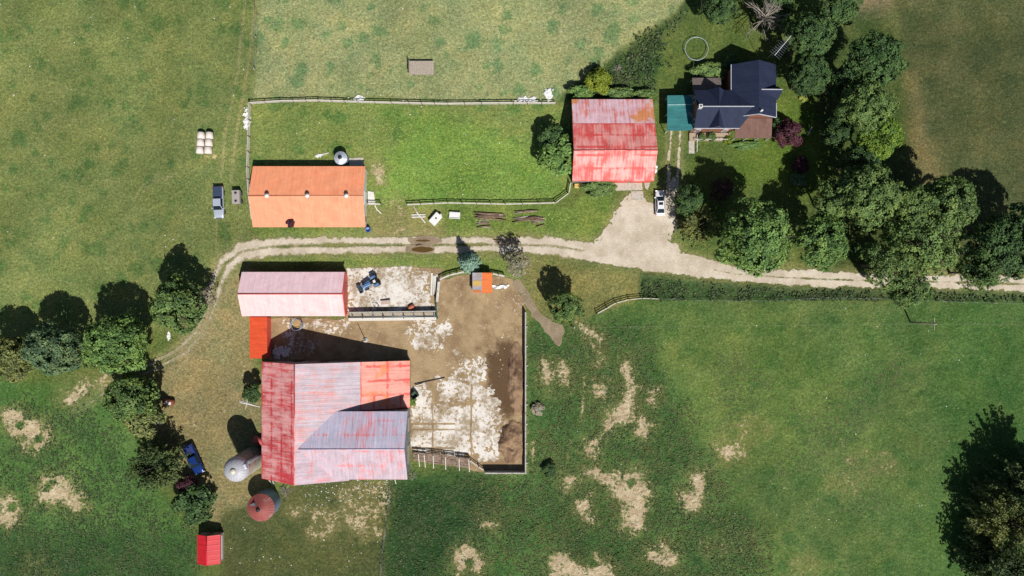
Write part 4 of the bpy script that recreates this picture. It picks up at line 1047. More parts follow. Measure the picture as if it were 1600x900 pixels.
def dead_mesh(name, seed, n=40, fork=5, mat=None):
    """bare branching crown, unit radius"""
    rr_ = random.Random(seed); mb = MB()
    mb.tube([(0, 0, -1.2), (.02, .02, -.2), (0, .03, .5)], [.06, .05, .02], 7)
    for k in range(n):
        a = rr_.uniform(0, 6.283); el = rr_.uniform(.0, 1.3); L = rr_.uniform(.6, 1.05); z0 = rr_.uniform(-.6, .2)
        d = Vector((math.cos(a) * math.cos(el), math.sin(a) * math.cos(el), math.sin(el) * .8)); p0 = Vector((0, 0, z0)); p1 = p0 + d * L * .5 + Vector((0, 0, .06)); p2 = p0 + d * L
        mb.tube([p0, p1, p2], [.026, .017, .005], 4)
        for j in range(fork):
            t_ = rr_.uniform(.3, .9); q = p0.lerp(p2, t_); dd = (d + Vector((rr_.uniform(-.7, .7), rr_.uniform(-.7, .7), rr_.uniform(-.2, .6)))).normalized()
            e = q + dd * rr_.uniform(.2, .42); mb.tube([q, e], [.011, .004], 4)
            if j % 2: mb.tube([q.lerp(e, .5), q.lerp(e, .5) + (dd + Vector((rr_.uniform(-.8, .8), rr_.uniform(-.8, .8), .2))).normalized() * .2], [.007, .003], 3)
    o = mb.build(name, mat or M['bark_pale']); me = o.data; bpy.data.objects.remove(o); return me

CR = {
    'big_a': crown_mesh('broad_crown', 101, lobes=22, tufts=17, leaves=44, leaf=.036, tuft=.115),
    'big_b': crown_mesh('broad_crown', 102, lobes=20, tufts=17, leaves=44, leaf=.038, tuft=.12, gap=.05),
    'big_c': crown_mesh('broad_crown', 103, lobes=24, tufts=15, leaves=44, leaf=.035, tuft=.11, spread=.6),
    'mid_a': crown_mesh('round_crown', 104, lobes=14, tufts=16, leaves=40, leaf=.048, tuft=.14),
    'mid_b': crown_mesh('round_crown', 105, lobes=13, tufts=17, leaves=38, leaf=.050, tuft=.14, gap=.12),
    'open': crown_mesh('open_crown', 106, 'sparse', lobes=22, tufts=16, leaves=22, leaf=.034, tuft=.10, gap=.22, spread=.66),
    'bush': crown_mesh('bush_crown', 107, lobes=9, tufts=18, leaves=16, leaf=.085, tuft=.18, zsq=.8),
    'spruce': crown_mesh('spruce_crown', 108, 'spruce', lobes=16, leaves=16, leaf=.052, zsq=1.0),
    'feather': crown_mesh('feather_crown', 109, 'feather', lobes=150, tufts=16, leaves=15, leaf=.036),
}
STEM = trunk_mesh('trunk', 204, 0, .05)
TR = [trunk_mesh('trunk', 201), trunk_mesh('trunk', 202, 9), trunk_mesh('trunk', 203, 6, .045)]
DEAD = [dead_mesh('bare_branches', 301), dead_mesh('bare_branches', 302, 26, 4)]
LF = {
    'dark': leaf_mat('dark_green_leaves', (0.020, 0.048, 0.018), (0.083, 0.159, 0.049)),  # own dark green plus vignette darkening of the right-hand trees put into colour
    'maple': leaf_mat('maple_leaves', (0.047, 0.100, 0.030), (0.184, 0.314, 0.083)),
    'mid': leaf_mat('mid_green_leaves', (0.044, 0.088, 0.028), (0.167, 0.261, 0.076)),
    'lime': leaf_mat('lime_leaves', (0.071, 0.137, 0.022), (0.179, 0.285, 0.041)),
    'bluegreen': leaf_mat('blue_green_leaves', (0.043, 0.086, 0.043), (0.174, 0.269, 0.128)),
    'olive': leaf_mat('olive_leaves', (0.054, 0.071, 0.025), (0.200, 0.236, 0.082)),
    'purple': leaf_mat('purple_leaves', (0.035, 0.013, 0.022), (0.103, 0.035, 0.051)),
    'spruce': leaf_mat('blue_spruce_needles', (0.096, 0.182, 0.150), (0.278, 0.438, 0.353), .1),
    'conifer': leaf_mat('conifer_needles', (0.020, 0.041, 0.018), (0.102, 0.150, 0.054), .12),
    'yellow': leaf_mat('yellow_green_leaves', (0.092, 0.139, 0.014), (0.203, 0.258, 0.027)),
    'greyleaf': leaf_mat('grey_green_leaves', (0.160, 0.154, 0.120), (0.427, 0.395, 0.299)),
    'gold': leaf_mat('golden_leaves', (0.16, 0.256, 0.054), (0.427, 0.427, 0.096)),
}
def set_mat(o, m):
    o.material_slots[0].link = 'OBJECT'; o.material_slots[0].material = m
TREE_N = [0]
def tree(px, py, rpx, ht, crown, leaf, label, name='tree', cat='tree', group=None, zr=None, stretch=(1, 1), trunk=True):
    """px,py: where the middle of the crown shows; rpx: crown radius in photo pixels; ht: tree height"""
    TREE_N[0] += 1; k = TREE_N[0]; zr = zr or (1.25 if crown in ('feather', 'spruce') else .82)
    ch = ht * (.62 if trunk else .45); f = (H - ch) / H; R = rpx * S * f; Rz = min(R * zr, ht * .52)
    ch = max(ht - Rz * .98, Rz * .5)
    if crown == 'feather': ch = ht * .26; Rz = ht * .74 * .85 / .9
    p = Wp(px, py, max(ch, ht * .5))
    root = empty(name, (p.x, p.y, 0), (k * 2.1) % 6.28 if stretch[0] == stretch[1] else 0, label, cat, group)
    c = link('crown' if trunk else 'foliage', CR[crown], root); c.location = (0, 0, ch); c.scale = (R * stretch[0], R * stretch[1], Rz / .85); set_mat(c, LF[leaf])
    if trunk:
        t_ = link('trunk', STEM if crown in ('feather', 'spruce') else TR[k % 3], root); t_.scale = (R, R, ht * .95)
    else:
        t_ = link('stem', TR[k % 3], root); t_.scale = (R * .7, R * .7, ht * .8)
    return root
def bush(px, py, rpx, ht, leaf, label, crown='bush', cat='bush', name='bush', group=None, **kw):
    return tree(px, py, rpx, ht, crown, leaf, label, name, cat, group, trunk=False, zr=.8, **kw)

TREES_LEFT = 'trees along the lower left lane'
tree(12, 560, 42, 10, 'mid_a', 'olive', 'olive-leaved tree cut by the left picture edge, first of the lane row', group=TREES_LEFT)
tree(84, 546, 47, 11, 'big_b', 'bluegreen', 'blue-green tree second in the lane row, between olive and bright green trees', group=TREES_LEFT)
tree(181, 538, 52, 12, 'big_a', 'maple', 'bright green broad tree at the right end of the lane row', group=TREES_LEFT)
tree(280, 478, 46, 11, 'mid_b', 'mid', 'ragged mid green tree inside the bend of the gravel lane', group=TREES_LEFT)
tree(318, 468, 20, 6.5, 'open', 'greyleaf', 'thin half-bare grey tree at the lane edge near the bend', cat='tree')
tree(205, 622, 44, 9, 'mid_b', 'mid', 'dark dappled tree below the lane end, beside stacked boards', group=TREES_LEFT)
tree(226, 658, 30, 7, 'bush', 'olive', 'yellowish small tree squeezed between dark tree and big conifer')
tree(236, 730, 42, 12, 'feather', 'conifer', 'big feathery dark conifer left of the blue pickup', 'conifer_tree')
bush(303, 787, 34, 5, 'dark', 'dark shrub just above the small red hut')
bush(292, 758, 16, 3.4, 'purple', 'deep red shrub between feathery conifer and dark shrub')
bush(394, 614, 16, 4.5, 'dark', 'dark shrub against the west wall of the barn')
tree(884, 480, 29, 8, 'mid_b', 'mid', 'scruffy tree standing by the dirt path near the pasture gate')
tree(732, 410, 18, 6, 'spruce', 'spruce', 'small blue spruce beside the drive next to the tiny shelter', 'spruce_tree')
tree(809, 412, 22, 6.5, 'open', 'greyleaf', 'grey dusty half-bare tree on the drive verge above the yard')
bush(858, 734, 12, 1.6, 'dark', 'dark weed clump alone in the pasture right of the yard wall')
bush(840, 640, 11, 1.1, 'greyleaf', 'grey withered bush beside the concrete yard wall')
bush(872, 243, 33, 6.5, 'maple', 'broad green bush overlapping the left side of the red shed')
bush(862, 215, 22, 5, 'dark', 'dark bush behind the broad green bush at the red shed corner')
bush(935, 128, 22, 4, 'yellow', 'yellow-green shrub behind the upper left of the red shed')
bush(908, 143, 16, 3, 'maple', 'low green shrub at the top left corner of the red shed', stretch=(1.4, .7))
bush(965, 146, 18, 2.2, 'mid', 'low hedge shrub along the back of the red shed', stretch=(1.6, .6))
bush(1005, 147, 14, 2.0, 'mid', 'small low shrub at the back right corner of the red shed', stretch=(1.4, .6))
bush(936, 294, 20, 2.0, 'mid', 'low green shrub below the red shed beside a yellow box', stretch=(1.5, .7))
tree(1125, 14, 28, 8, 'mid_b', 'dark', 'dark tree at the top edge above the ring frame', stretch=(1, 1))
tree(1210, 8, 30, 6, 'mid_a', 'dark', 'dark low tree behind the bare grey tree at the top edge')
tree(1268, 56, 38, 13, 'big_b', 'dark', 'dark tree right of the roof aerial', group='dark trees right of the house')
tree(1264, 118, 33, 11, 'big_c', 'dark', 'dark tree directly right of the house, below the aerial', group='dark trees right of the house')
tree(1366, 96, 47, 16, 'big_a', 'dark', 'largest dark tree bordering the brown hay field', group='dark trees right of the house')
tree(1352, 166, 42, 15, 'big_c', 'mid', 'dense green tree between the largest dark tree and the lime tree', group='dark trees right of the house')
tree(1312, 8, 36, 12, 'mid_a', 'dark', 'dark tree at the top edge left of the straw strip')
tree(1372, 214, 40, 12, 'big_b', 'lime', 'bright lime green tree beside the brown hay field')
tree(1354, 306, 52, 15, 'big_c', 'mid', 'tall mid green tree below the lime tree', group='trees along the drive')
tree(1482, 318, 48, 14, 'big_b', 'mid', 'green tree at the hay field corner, above the drive', group='trees along the drive')
tree(1440, 378, 60, 15, 'open', 'mid', 'open branching tree whose limbs show above the drive', group='trees along the drive')
tree(1388, 412, 44, 13, 'open', 'mid', 'loose leafy tree overhanging the drive from above', group='trees along the drive')
tree(1420, 452, 34, 11, 'mid_b', 'mid', 'ragged tree reaching across to the far side of the drive', group='trees along the drive')
tree(1318, 128, 30, 10, 'mid_a', 'dark', 'shaded dark tree between the aerial-side trees and the hay field row')
tree(1308, 205, 26, 8, 'mid_b', 'dark', 'low dark tree at the lawn edge left of the lime tree')
tree(1302, 312, 34, 11, 'mid_a', 'mid', 'green tree at the lawn corner above the round drive tree')
tree(1425, 330, 40, 13, 'big_c', 'mid', 'green tree filling the gap left of the hay field corner tree', group='trees along the drive')
tree(1180, 370, 63, 16, 'big_a', 'maple', 'big round maple at the corner of the gravel forecourt', group='trees along the drive')
tree(1284, 376, 46, 13, 'big_b', 'maple', 'round green tree right of the big forecourt maple', group='trees along the drive')
tree(1094, 350, 32, 9, 'feather', 'olive', 'pale olive conifer beside the white parked car', 'conifer_tree')
tree(1075, 312, 26, 8, 'mid_b', 'dark', 'small dark tree at the edge of the drive above the olive conifer')
tree(1128, 296, 20, 4.5, 'open', 'purple', 'thin purple-leaved tree in the shade of the forecourt maple')
tree(1555, 392, 56, 15, 'big_c', 'dark', 'dark tree at the right edge above the end of the drive', group='trees along the drive')
tree(1610, 372, 62, 15, 'big_b', 'dark', 'dark tree cut by the right picture edge beside the hay field')
tree(1342, 252, 30, 10, 'mid_b', 'dark', 'shaded tree tucked left of the lime tree')
tree(1528, 425, 34, 11, 'open', 'mid', 'ragged tree over the right end of the drive')
tree(1578, 815, 52, 14, 'feather', 'olive', 'tall feathery conifer in the lower right corner', 'conifer_tree')
tree(1636, 776, 66, 17, 'feather', 'conifer', 'dark conifer cut by the right picture edge low in the pasture', 'conifer_tree')
tree(1575, 890, 56, 14, 'feather', 'conifer', 'conifer at the very bottom right corner with bare twigs', 'conifer_tree')
bush(1108, 112, 21, 2.6, 'mid', 'flowering shrub bed behind the grey back porch', stretch=(1.5, .8))
bush(1142, 98, 15, 3.2, 'dark', 'dark shrub behind the main house gable')
bush(1232, 210, 24, 5, 'purple', 'purple-leaved shrub right of the brown porch')
bush(1212, 198, 14, 3, 'dark', 'dark green shrub wedged between brown porch and purple shrub')
bush(1250, 258, 15, 3, 'purple', 'smaller purple shrub on the lawn below the larger one')
bush(1248, 280, 14, 2.0, 'bluegreen', 'round blue-green shrub below the purple shrubs')
bush(1097, 214, 7, 1.6, 'mid', 'clipped shrub in front of the house steps, left', group='clipped shrubs by the house steps')
bush(1112, 214, 8, 1.6, 'mid', 'clipped shrub before the house porch, next to yellow shrub', group='clipped shrubs by the house steps')
bush(1137, 219, 7, 1.1, 'yellow', 'bright yellow shrub before the house porch')
bush(1165, 227, 12, .8, 'maple', 'low flower bed planting along the brown porch', stretch=(2.2, .6))
cr_ = empty('climbing_shrub', G(461, 359), 0, 'small red and green climber growing up over the orange shed eave', 'climbing plant')
mb = MB(); mb.tube([(0, 0, 0), (.1, .05, 1.2), (0, .5, 2.4), (0, .9, 2.75)], [.06, .05, .04, .02], 6); mb.build('stem', M['bark'], cr_)
for nm, lf_, dx, dy, z_, r__ in (('red_foliage', 'purple', 0, 1.0, 2.75, .85), ('green_foliage', 'lime', 0, .15, 2.2, .62)):
    c_ = link(nm, CR['bush'], cr_); c_.location = (dx, dy, z_); c_.scale = (r__, r__, r__ * .7); set_mat(c_, LF[lf_])
bush(1255, 152, 7, .7, 'gold', 'small yellow flowering plant on the lawn right of the house')
bush(643, 628, 8, .9, 'lime', 'bright weeds growing at the barn corner by the yard')
for px, py, rp, m_, lab in ((1196, 26, 36, 0, 'bare dead grey tree at the top edge near the roof aerial'), (318, 476, 16, 1, 'bare grey sapling at the lane edge beside the ragged tree')):
    ht = 9 if m_ == 0 else 5; R = rp * S * .95; p = Wp(px, py, ht * .6)
    root = empty('dead_tree', (p.x, p.y, 0), 0, lab, 'dead tree')
    c = link('bare_branches', DEAD[m_], root); c.location = (0, 0, ht * .55); c.scale = (R, R, ht * .45)
for px, py, rp, lab in ((446, 766, 13, 'heap of bleached dead branches at the barn corner near the grain bin'), (643, 744, 10, 'small heap of bleached sticks at the barn wing corner'), (966, 108, 11, 'dead pale branch lying in rough grass behind the red shed'), (1541, 870, 20, 'dead twiggy brush under the bottom right conifer')):
    p = Wp(px, py, .3); root = tag(link('brush_pile', DEAD[1]), lab, 'brush pile'); root.location = (p.x, p.y, .35); root.scale = (rp * S, rp * S, .6); root.rotation_euler = (0, 0, px)

# ------------------------------------------------------------------ rough growth nobody could count
def tuft_field(name, polys, dens, size, tall, mats, seed, avoid=True):
    r = np.random.default_rng(seed); Cs = []; Sz = []
    for poly in polys:
        xs_ = [p[0] for p in poly]; ys_ = [p[1] for p in poly]
        n = int((max(xs_) - min(xs_)) * (max(ys_) - min(ys_)) * S * S * dens)
        X = r.uniform(min(xs_), max(xs_), n); Y = r.uniform(min(ys_), max(ys_), n)
        k = (sd_poly((X, Y), poly) + (vnoise(X, Y, 30, seed, 4) - .5) * 50 > 30 * (r.random(n) - .3)) & (vnoise(X, Y, 22, seed + 1, 5) + (r.random(n) - .5) * .5 > .45)
        if avoid:
            gx, gy = X[k], Y[k]; ii = np.clip(np.searchsorted(xs, (gx - 800) * S), 0, len(xs) - 1); jj = np.clip(np.searchsorted(ys, (450 - gy) * S), 0, len(ys) - 1)
            ok = (g_bare[jj, ii] < .1) & (flat[jj, ii] < .2); z = g_z[jj, ii][ok]; X, Y = gx[ok], gy[ok]
        else: X, Y = X[k], Y[k]; z = np.zeros(len(X))
        Cs.append(np.stack([(X - 800) * S, (450 - Y) * S, z], 1)); 
    C = np.concatenate(Cs); n = len(C); q = []; tn = []
    base = r.uniform(0, 1, n)
    for k in range(4):
        a = r.uniform(0, 6.283, n); t_ = r.uniform(.35, 1.0, n); s = size * r.uniform(.5, 1.3, n); h = tall * r.uniform(.5, 1.2, n)
        D = np.stack([np.cos(a), np.sin(a), np.zeros(n)], 1); P_ = np.stack([-np.sin(a), np.cos(a), np.zeros(n)], 1)
        o = D * (s * .3)[:, None]
        b0 = C - P_ * (s * .5)[:, None]; b1 = C + P_ * (s * .5)[:, None]
        tip = D * (s * t_)[:, None] + np.stack([np.zeros(n), np.zeros(n), h], 1)
        q.append(np.stack([b0, b1, b1 * .5 + C * .5 + tip, b0 * .5 + C * .5 + tip * .92], 1)); tn.append(np.repeat(np.clip(base + r.uniform(-.25, .25, n), 0, 1), 4))
    V = np.concatenate(q).reshape(-1, 3); F = np.arange(len(V)).reshape(-1, 4)
    return tag(link(name, raw_mesh(name, V, F, mats, {'tint': ('FLOAT', np.concatenate(tn))})), kind='stuff')
def weed_mat(name, dark, light, alt):
    m = leaf_mat(name, dark, light, .2); t = m.node_tree; b = t.nodes['Principled BSDF']; src = b.inputs['Base Color'].links[0].from_socket
    pos = geomco(t); f = range_n(t, noise_n(t, pos, .16, 5, .65), .42, .62)
    t.links.new(mix_n(t, f, src, mix_n(t, .6, src, alt)), b.inputs['Base Color']); return m
WEED = weed_mat('weed_leaves', (.042, .082, .031), (.110, .162, .060), (.16, .165, .06))
WEED2 = weed_mat('lush_weed_leaves', (.028, .062, .024), (.072, .120, .044), (.09, .12, .044))
HEDGE = weed_mat('roadside_leaves', (.026, .055, .026), (.080, .120, .055), (.12, .14, .06))
tuft_field('pasture_weeds', [[(830, 510), (1000, 500), (1060, 620), (1120, 740), (1200, 830), (1210, 930), (720, 930), (740, 745), (830, 740)]], 13, .26, .13, WEED, 401)
tuft_field('pale_weeds', [[(1250, 640), (1320, 600), (1420, 540), (1430, 600), (1330, 720), (1200, 760)], [(1310, 720), (1400, 710), (1380, 800), (1300, 820)], [(1110, 560), (1200, 540), (1220, 640), (1120, 680)]], 9, .2, .06, weed_mat('pale_weed_leaves', (.060, .092, .036), (.125, .160, .062), (.17, .165, .065)), 407)
tuft_field('lush_grass', [[(600, 760), (760, 745), (800, 800), (760, 860), (700, 930), (590, 930)], [(0, 610), (150, 620), (230, 760), (300, 830), (320, 930), (0, 930)]], 11, .26, .12, WEED2, 402)
tuft_field('roadside_growth', [[(1003, 438), (1150, 450), (1620, 464), (1620, 470), (1003, 468)]], 13, .36, .26, HEDGE, 403)
tuft_field('shed_weeds', [[(905, 132), (1000, 66), (1085, 10), (1030, 60), (1026, 150), (895, 152)], [(895, 288), (955, 288), (950, 302), (898, 302)]], 9, .4, .36, HEDGE, 404)
tuft_field('paddock_weeds', [[(590, 190), (690, 180), (860, 240), (885, 300), (800, 314), (600, 310), (580, 280)], [(650, 330), (880, 330), (900, 360), (650, 366)]], 5.0, .24, .1, leaf_mat('bright_weed_leaves', (0.114, 0.201, 0.038), (0.263, 0.376, 0.079), .2), 405)

# ------------------------------------------------------------------ fences, walls, gates
def resample(poly, sp):
    pts = [Vector((p[0], p[1], 0)) for p in poly]; out = []
    for a, b in zip(pts[:-1], pts[1:]):
        n = max(1, round((b - a).length * S / sp))
        for k in range(n): out.append(a.lerp(b, k / n))
    out.append(pts[-1]); return [(p.x, p.y) for p in out]
def rail_fence(name, label, poly, sp=2.8, h=1.25, rails=3, post='wood_brown', rail='wood_pale', cat='fence', top_w=.16, wire=False):
    pts = resample(poly, sp); c = G(*pts[len(pts) // 2]); root = empty(name, (c.x, c.y, 0), 0, label, cat)
    me = None; rr_ = random.Random(len(label))
    for x, y in pts:
        p = G(x, y) - Vector((c.x, c.y, 0))
        if me is None:
            mb = MB(); mb.tube([(0, 0, -.1), (0, 0, h + .15)], [.085, .075], 7); o = mb.build('post', M[post], root); me = o.data
        else: o = link('post', me, root)
        o.location = (p.x, p.y, 0); o.rotation_euler = (rr_.uniform(-.05, .05), rr_.uniform(-.05, .05), rr_.uniform(0, 3))
    for k in range(rails):
        z = h - k * (h - .3) / max(1, rails - 1) if rails > 1 else h
        mb = MB()
        for a, b in zip(pts[:-1], pts[1:]):
            A = G(*a, z + rr_.uniform(-.05, .05)) - Vector((c.x, c.y, 0)); B = G(*b, z + rr_.uniform(-.05, .05)) - Vector((c.x, c.y, 0))
            if wire: mb.tube([A, B], .02, 4)
            else: mb.beam(A, B, top_w if k == 0 else .06, .07 if k == 0 else .14)
        mb.build('wire' if wire else 'rail', M['galv'] if wire else M[rail], root)
    return root
rail_fence('rail_fence', 'long pale rail fence along the top of the paddock', [(393, 163), (440, 160), (500, 159), (560, 161), (640, 163), (700, 164), (780, 163), (868, 163)])
rail_fence('rail_fence', 'pale rail fence along the left side of the paddock by the orange shed', [(392, 163), (391, 215), (389, 262), (391, 300), (397, 345)], top_w=.1)
rail_fence('rail_fence', 'pale rail fence with kink between paddock and lumber piles', [(637, 321), (700, 318), (790, 320), (868, 318), (888, 303), (891, 287)])
rail_fence('rail_fence', 'short rail fence stub at the right end of the orange shed', [(576, 320), (596, 320)], top_w=.2)
rail_fence('rail_fence', 'short rail fence left of the tiny shelter at the yard corner', [(688, 437), (704, 430), (726, 425)], sp=1.8, top_w=.3)
rail_fence('rail_fence', 'short rail fence right of the tiny shelter', [(770, 428), (789, 432)], sp=1.2, top_w=.3)
rail_fence('rail_fence', 'pale board fence closing the right side of the tractor yard', [(687, 440), (684, 472)], sp=1.8, top_w=.45)
rail_fence('rail_fence', 'short slanted rail gate fence beside the pasture corner', [(932, 490), (948, 481), (962, 473), (982, 468), (1002, 466), (1028, 467)], sp=2.0, top_w=.12)
rail_fence('wire_fence', 'thin wire fence with posts along the pasture below the drive', [(1028, 467), (1110, 470), (1200, 470), (1290, 465), (1390, 467), (1500, 472), (1600, 474)], sp=6, h=1.1, rails=3, wire=True, post='wood_grey')
rail_fence('wire_fence', 'wire fence along the grass boundary at the top beside the track', [(401, 0), (402, 60), (400, 110)], sp=5, h=1.1, rails=2, wire=True, post='wood_grey')
rail_fence('wire_fence', 'thin wire fence between dark pasture and mown grass below the barn', [(613, 748), (606, 800), (599, 860), (594, 910)], sp=5, h=1.1, rails=2, wire=True, post='wood_grey')
# concrete yard wall
mb = MB(); c = G(821, 610)
def wseg(a, b, h=1.6, t_=.24):
    A = G(*a, h / 2) - Vector((c.x, c.y, 0)); B = G(*b, h / 2) - Vector((c.x, c.y, 0)); mb.beam(A, B, t_, h)
wseg((821, 487), (821, 735)); wseg((822, 736), (758, 736))
root = empty('concrete_wall', (c.x, c.y, 0), 0, 'L-shaped pale concrete wall closing the right side of the cattle yard', 'wall')
w = mb.build('wall', M['concrete_wall'], root)
for y in (510, 540, 570, 600, 630, 660, 690, 720):
    pb = MB(); pb.box(G(822.9, y, .9) - Vector((c.x, c.y, 0)), (.18, .2, 1.85)); pb.build('post', M['wood_pale'], root)
# feed bunk along the tractor yard
c = G(614, 492); root = empty('feed_bunk', (c.x, c.y, 0), 0, 'long pale concrete feed trough with rails below the tractor yard', 'feed trough')
L = lambda x, y, z: G(x, y, z) - Vector((c.x, c.y, 0))
mb = MB(); mb.beam(L(546, 499, .35), L(682, 497.5, .35), .55, .7); mb.build('front_kerb', plain('kerb_concrete', T(232, 226, 216), .9, var=.1, scale=4), root)
mb = MB(); mb.beam(L(547, 488, .6), L(682, 486, .6), .2, 1.2); mb.build('back_wall', M['concrete_wall'], root)
mb = MB(); mb.beam(L(547, 493.5, .16), L(682, 492, .16), 1.05, .2); mb.build('trough_floor', plain('trough_floor', T(176, 164, 146), .9, var=.3, scale=6), root)
for k in range(9):
    x = 552 + k * 16; pb = MB(); pb.box(L(x, 493, .65), (.1, .1, 1.3)); pb.beam(L(x, 488, 1.2), L(x, 498, .95), .08, .1); pb.build('divider', M['wood_dark'] if k % 2 else M['galv'], root)
mb = MB(); mb.tube([L(546, 494.5, 1.25), L(682, 493, 1.25)], .05, 6); mb.build('neck_rail', M['galv'], root)
# green gate
c = G(683, 483); root = empty('farm_gate', (c.x, c.y, 0), 0, 'green metal gate at the lower right corner of tractor yard', 'gate')
mb = MB()
for z in (.3, .55, .8, 1.05, 1.3): mb.beam((.0, -1.5, z), (.0, 1.5, z), .05, .06)
for y in (-1.5, 0, 1.5): mb.beam((0, y, .25), (0, y, 1.36), .06, .06)
mb.build('gate_bars', M['green_paint'], root); root.rotation_euler.z = .05
for s_ in (-1.65, 1.65):
    pb = MB(); pb.box((0, s_, .75), (.18, .18, 1.6)); pb.build('post', M['green_paint'], root)
# collapsed board fence at the lower edge of the yard
c = G(705, 718); root = empty('board_fence', (c.x, c.y, 0), 0, 'collapsed silvery plank fence sagging along the lower edge of yard', 'fence')
L = lambda x, y, z: G(x, y, z) - Vector((c.x, c.y, 0)); rr_ = random.Random(5)
for k in range(9):
    t0 = k / 9; mb = MB()
    a = L(646, 705 + 15 * t0, 1.15 - t0 * .95); b = L(735, 714 + 18 * t0, 1.05 - t0 * .9)
    for j in range(4):
        p = a.lerp(b, j / 4 + .004); q = a.lerp(b, (j + 1) / 4 - .004); dz = Vector((0, rr_.uniform(-.06, .06), rr_.uniform(-.04, .05))); mb.beam(p + dz, q + dz, .2, .04)
    mb.build('plank', M['plank_pile'], root)
for x in (655, 664, 678, 697, 718, 733):
    mb = MB(); d = rr_.uniform(-1, 1); mb.beam(L(x, 706 + (x - 646) * .1, 1.3), L(x + d, 728 + (x - 646) * .1, .2), .14, .1); mb.build('post', M['wood_pale'], root)
rail_fence('rail_fence', 'broken pale rails at the lower right of the plank fence', [(735, 718), (748, 728), (757, 734)], sp=1.4, h=1.0, rails=2, top_w=.12)

# ------------------------------------------------------------------ vehicles
def loft(mb, rings, mi=0, smooth=True):
    n = len(rings[0]); V = [p for r_ in rings for p in r_]; F = []
    for i in range(len(rings) - 1):
        for k in range(n): F.append((i * n + k, i * n + (k + 1) % n, (i + 1) * n + (k + 1) % n, (i + 1) * n + k))
    F.append(tuple(range(n - 1, -1, -1))); F.append(tuple((len(rings) - 1) * n + k for k in range(n)))
    mb.mesh(V, F, mi, smooth)
def car_ring(y, w, z0, z1):
    """closed section across the car at y (front is +y)"""
    return [Vector((x * w, y, z0 + (z1 - z0) * z)) for x, z in ((-.86, 0), (.86, 0), (.97, .12), (1, .45), (.985, .75), (.90, .96), (.72, 1.0), (.3, 1.02), (-.3, 1.02), (-.72, 1.0), (-.90, .96), (-.985, .75), (-1, .45), (-.97, .12))]
def inset_panel(name, parent, quad, mat, ins=.08, lift=.012):
    q = [Vector(p) for p in quad]; c = sum(q, Vector()) / 4; n = (q[1] - q[0]).cross(q[3] - q[0]).normalized()
    p = [v.lerp(c, ins) + n * lift for v in q]; b = [v - n * (lift * .8) for v in p]
    mb = MB(); mb.face(p); 
    for i in range(4): j = (i + 1) % 4; mb.face([b[i], b[j], p[j], p[i]])
    return mb.build(name, mat, parent)
WHEEL = {}
def wheel(parent, x, y, r_, w, name='wheel'):
    key = (round(r_, 2), round(w, 2))
    if key not in WHEEL:
        mb = MB(); mb.lathe((0, 0, 0), [(r_ * .58, -w / 2), (r_ * .9, -w / 2), (r_, -w * .36), (r_, w * .36), (r_ * .9, w / 2), (r_ * .58, w / 2)], 24); t_ = mb.build('tyre', M['tyre'])
        mb = MB(); mb.lathe((0, 0, 0), [(.02, -w * .3), (r_ * .2, -w * .42), (r_ * .58, -w * .36), (r_ * .6, w * .36), (r_ * .2, w * .42), (.02, w * .3)], 16); h_ = mb.build('rim', M['galv'])
        WHEEL[key] = (t_.data, h_.data); bpy.data.objects.remove(t_); bpy.data.objects.remove(h_)
    e = bpy.data.objects.new(name, None); COL.objects.link(e); e.parent = parent; e.location = (x, y, r_); e.rotation_euler = (0, math.pi / 2, 0); e.empty_display_size = .2
    link('tyre', WHEEL[key][0], e); link('rim', WHEEL[key][1], e)
def cabin(root, body, y0, y1, y2, y3, wb, wt, zb, zt, mat, glass_roof=False):
    """greenhouse: base from y0 (rear) to y1 (front), roof from y2 to y3"""
    B = [Vector((-wb, y0, zb)), Vector((wb, y0, zb)), Vector((wb, y1, zb)), Vector((-wb, y1, zb))]
    Tt = [Vector((-wt, y2, zt)), Vector((wt, y2, zt)), Vector((wt, y3, zt)), Vector((-wt, y3, zt))]
    mb = MB(); mb.mesh(B + Tt, [(4, 5, 6, 7), (0, 1, 5, 4), (1, 2, 6, 5), (2, 3, 7, 6), (3, 0, 4, 7)]); cb = bevel(mb.build('cab_roof', mat, root), .09, 3)
    inset_panel('windscreen', root, [B[2], B[3], Tt[3], Tt[2]], M['glass'], .09, .03)
    inset_panel('rear_window', root, [B[0], B[1], Tt[1], Tt[0]], M['glass'], .12, .03)
    inset_panel('side_window', root, [B[1], B[2], Tt[2], Tt[1]], M['glass'], .12, .03)
    inset_panel('side_window', root, [B[3], B[0], Tt[0], Tt[3]], M['glass'], .12, .03)
    return cb
def small_parts(root, L, w, z, mirror_y, mat):
    for s_ in (-1, 1):
        mb = MB(); mb.box((s_ * (w - .24), L / 2 - .10, z), (.40, .16, .17)); bevel(mb.build('headlight', M['lamp'], root), .03)
        mb = MB(); mb.box((s_ * (w - .16), -L / 2 + .05, z + .05), (.24, .14, .3)); bevel(mb.build('taillight', M['tail'], root), .03)
        mb = MB(); mb.box((s_ * (w + .1), mirror_y, 1.08), (.26, .14, .16)); bevel(mb.build('wing_mirror', mat, root), .03)
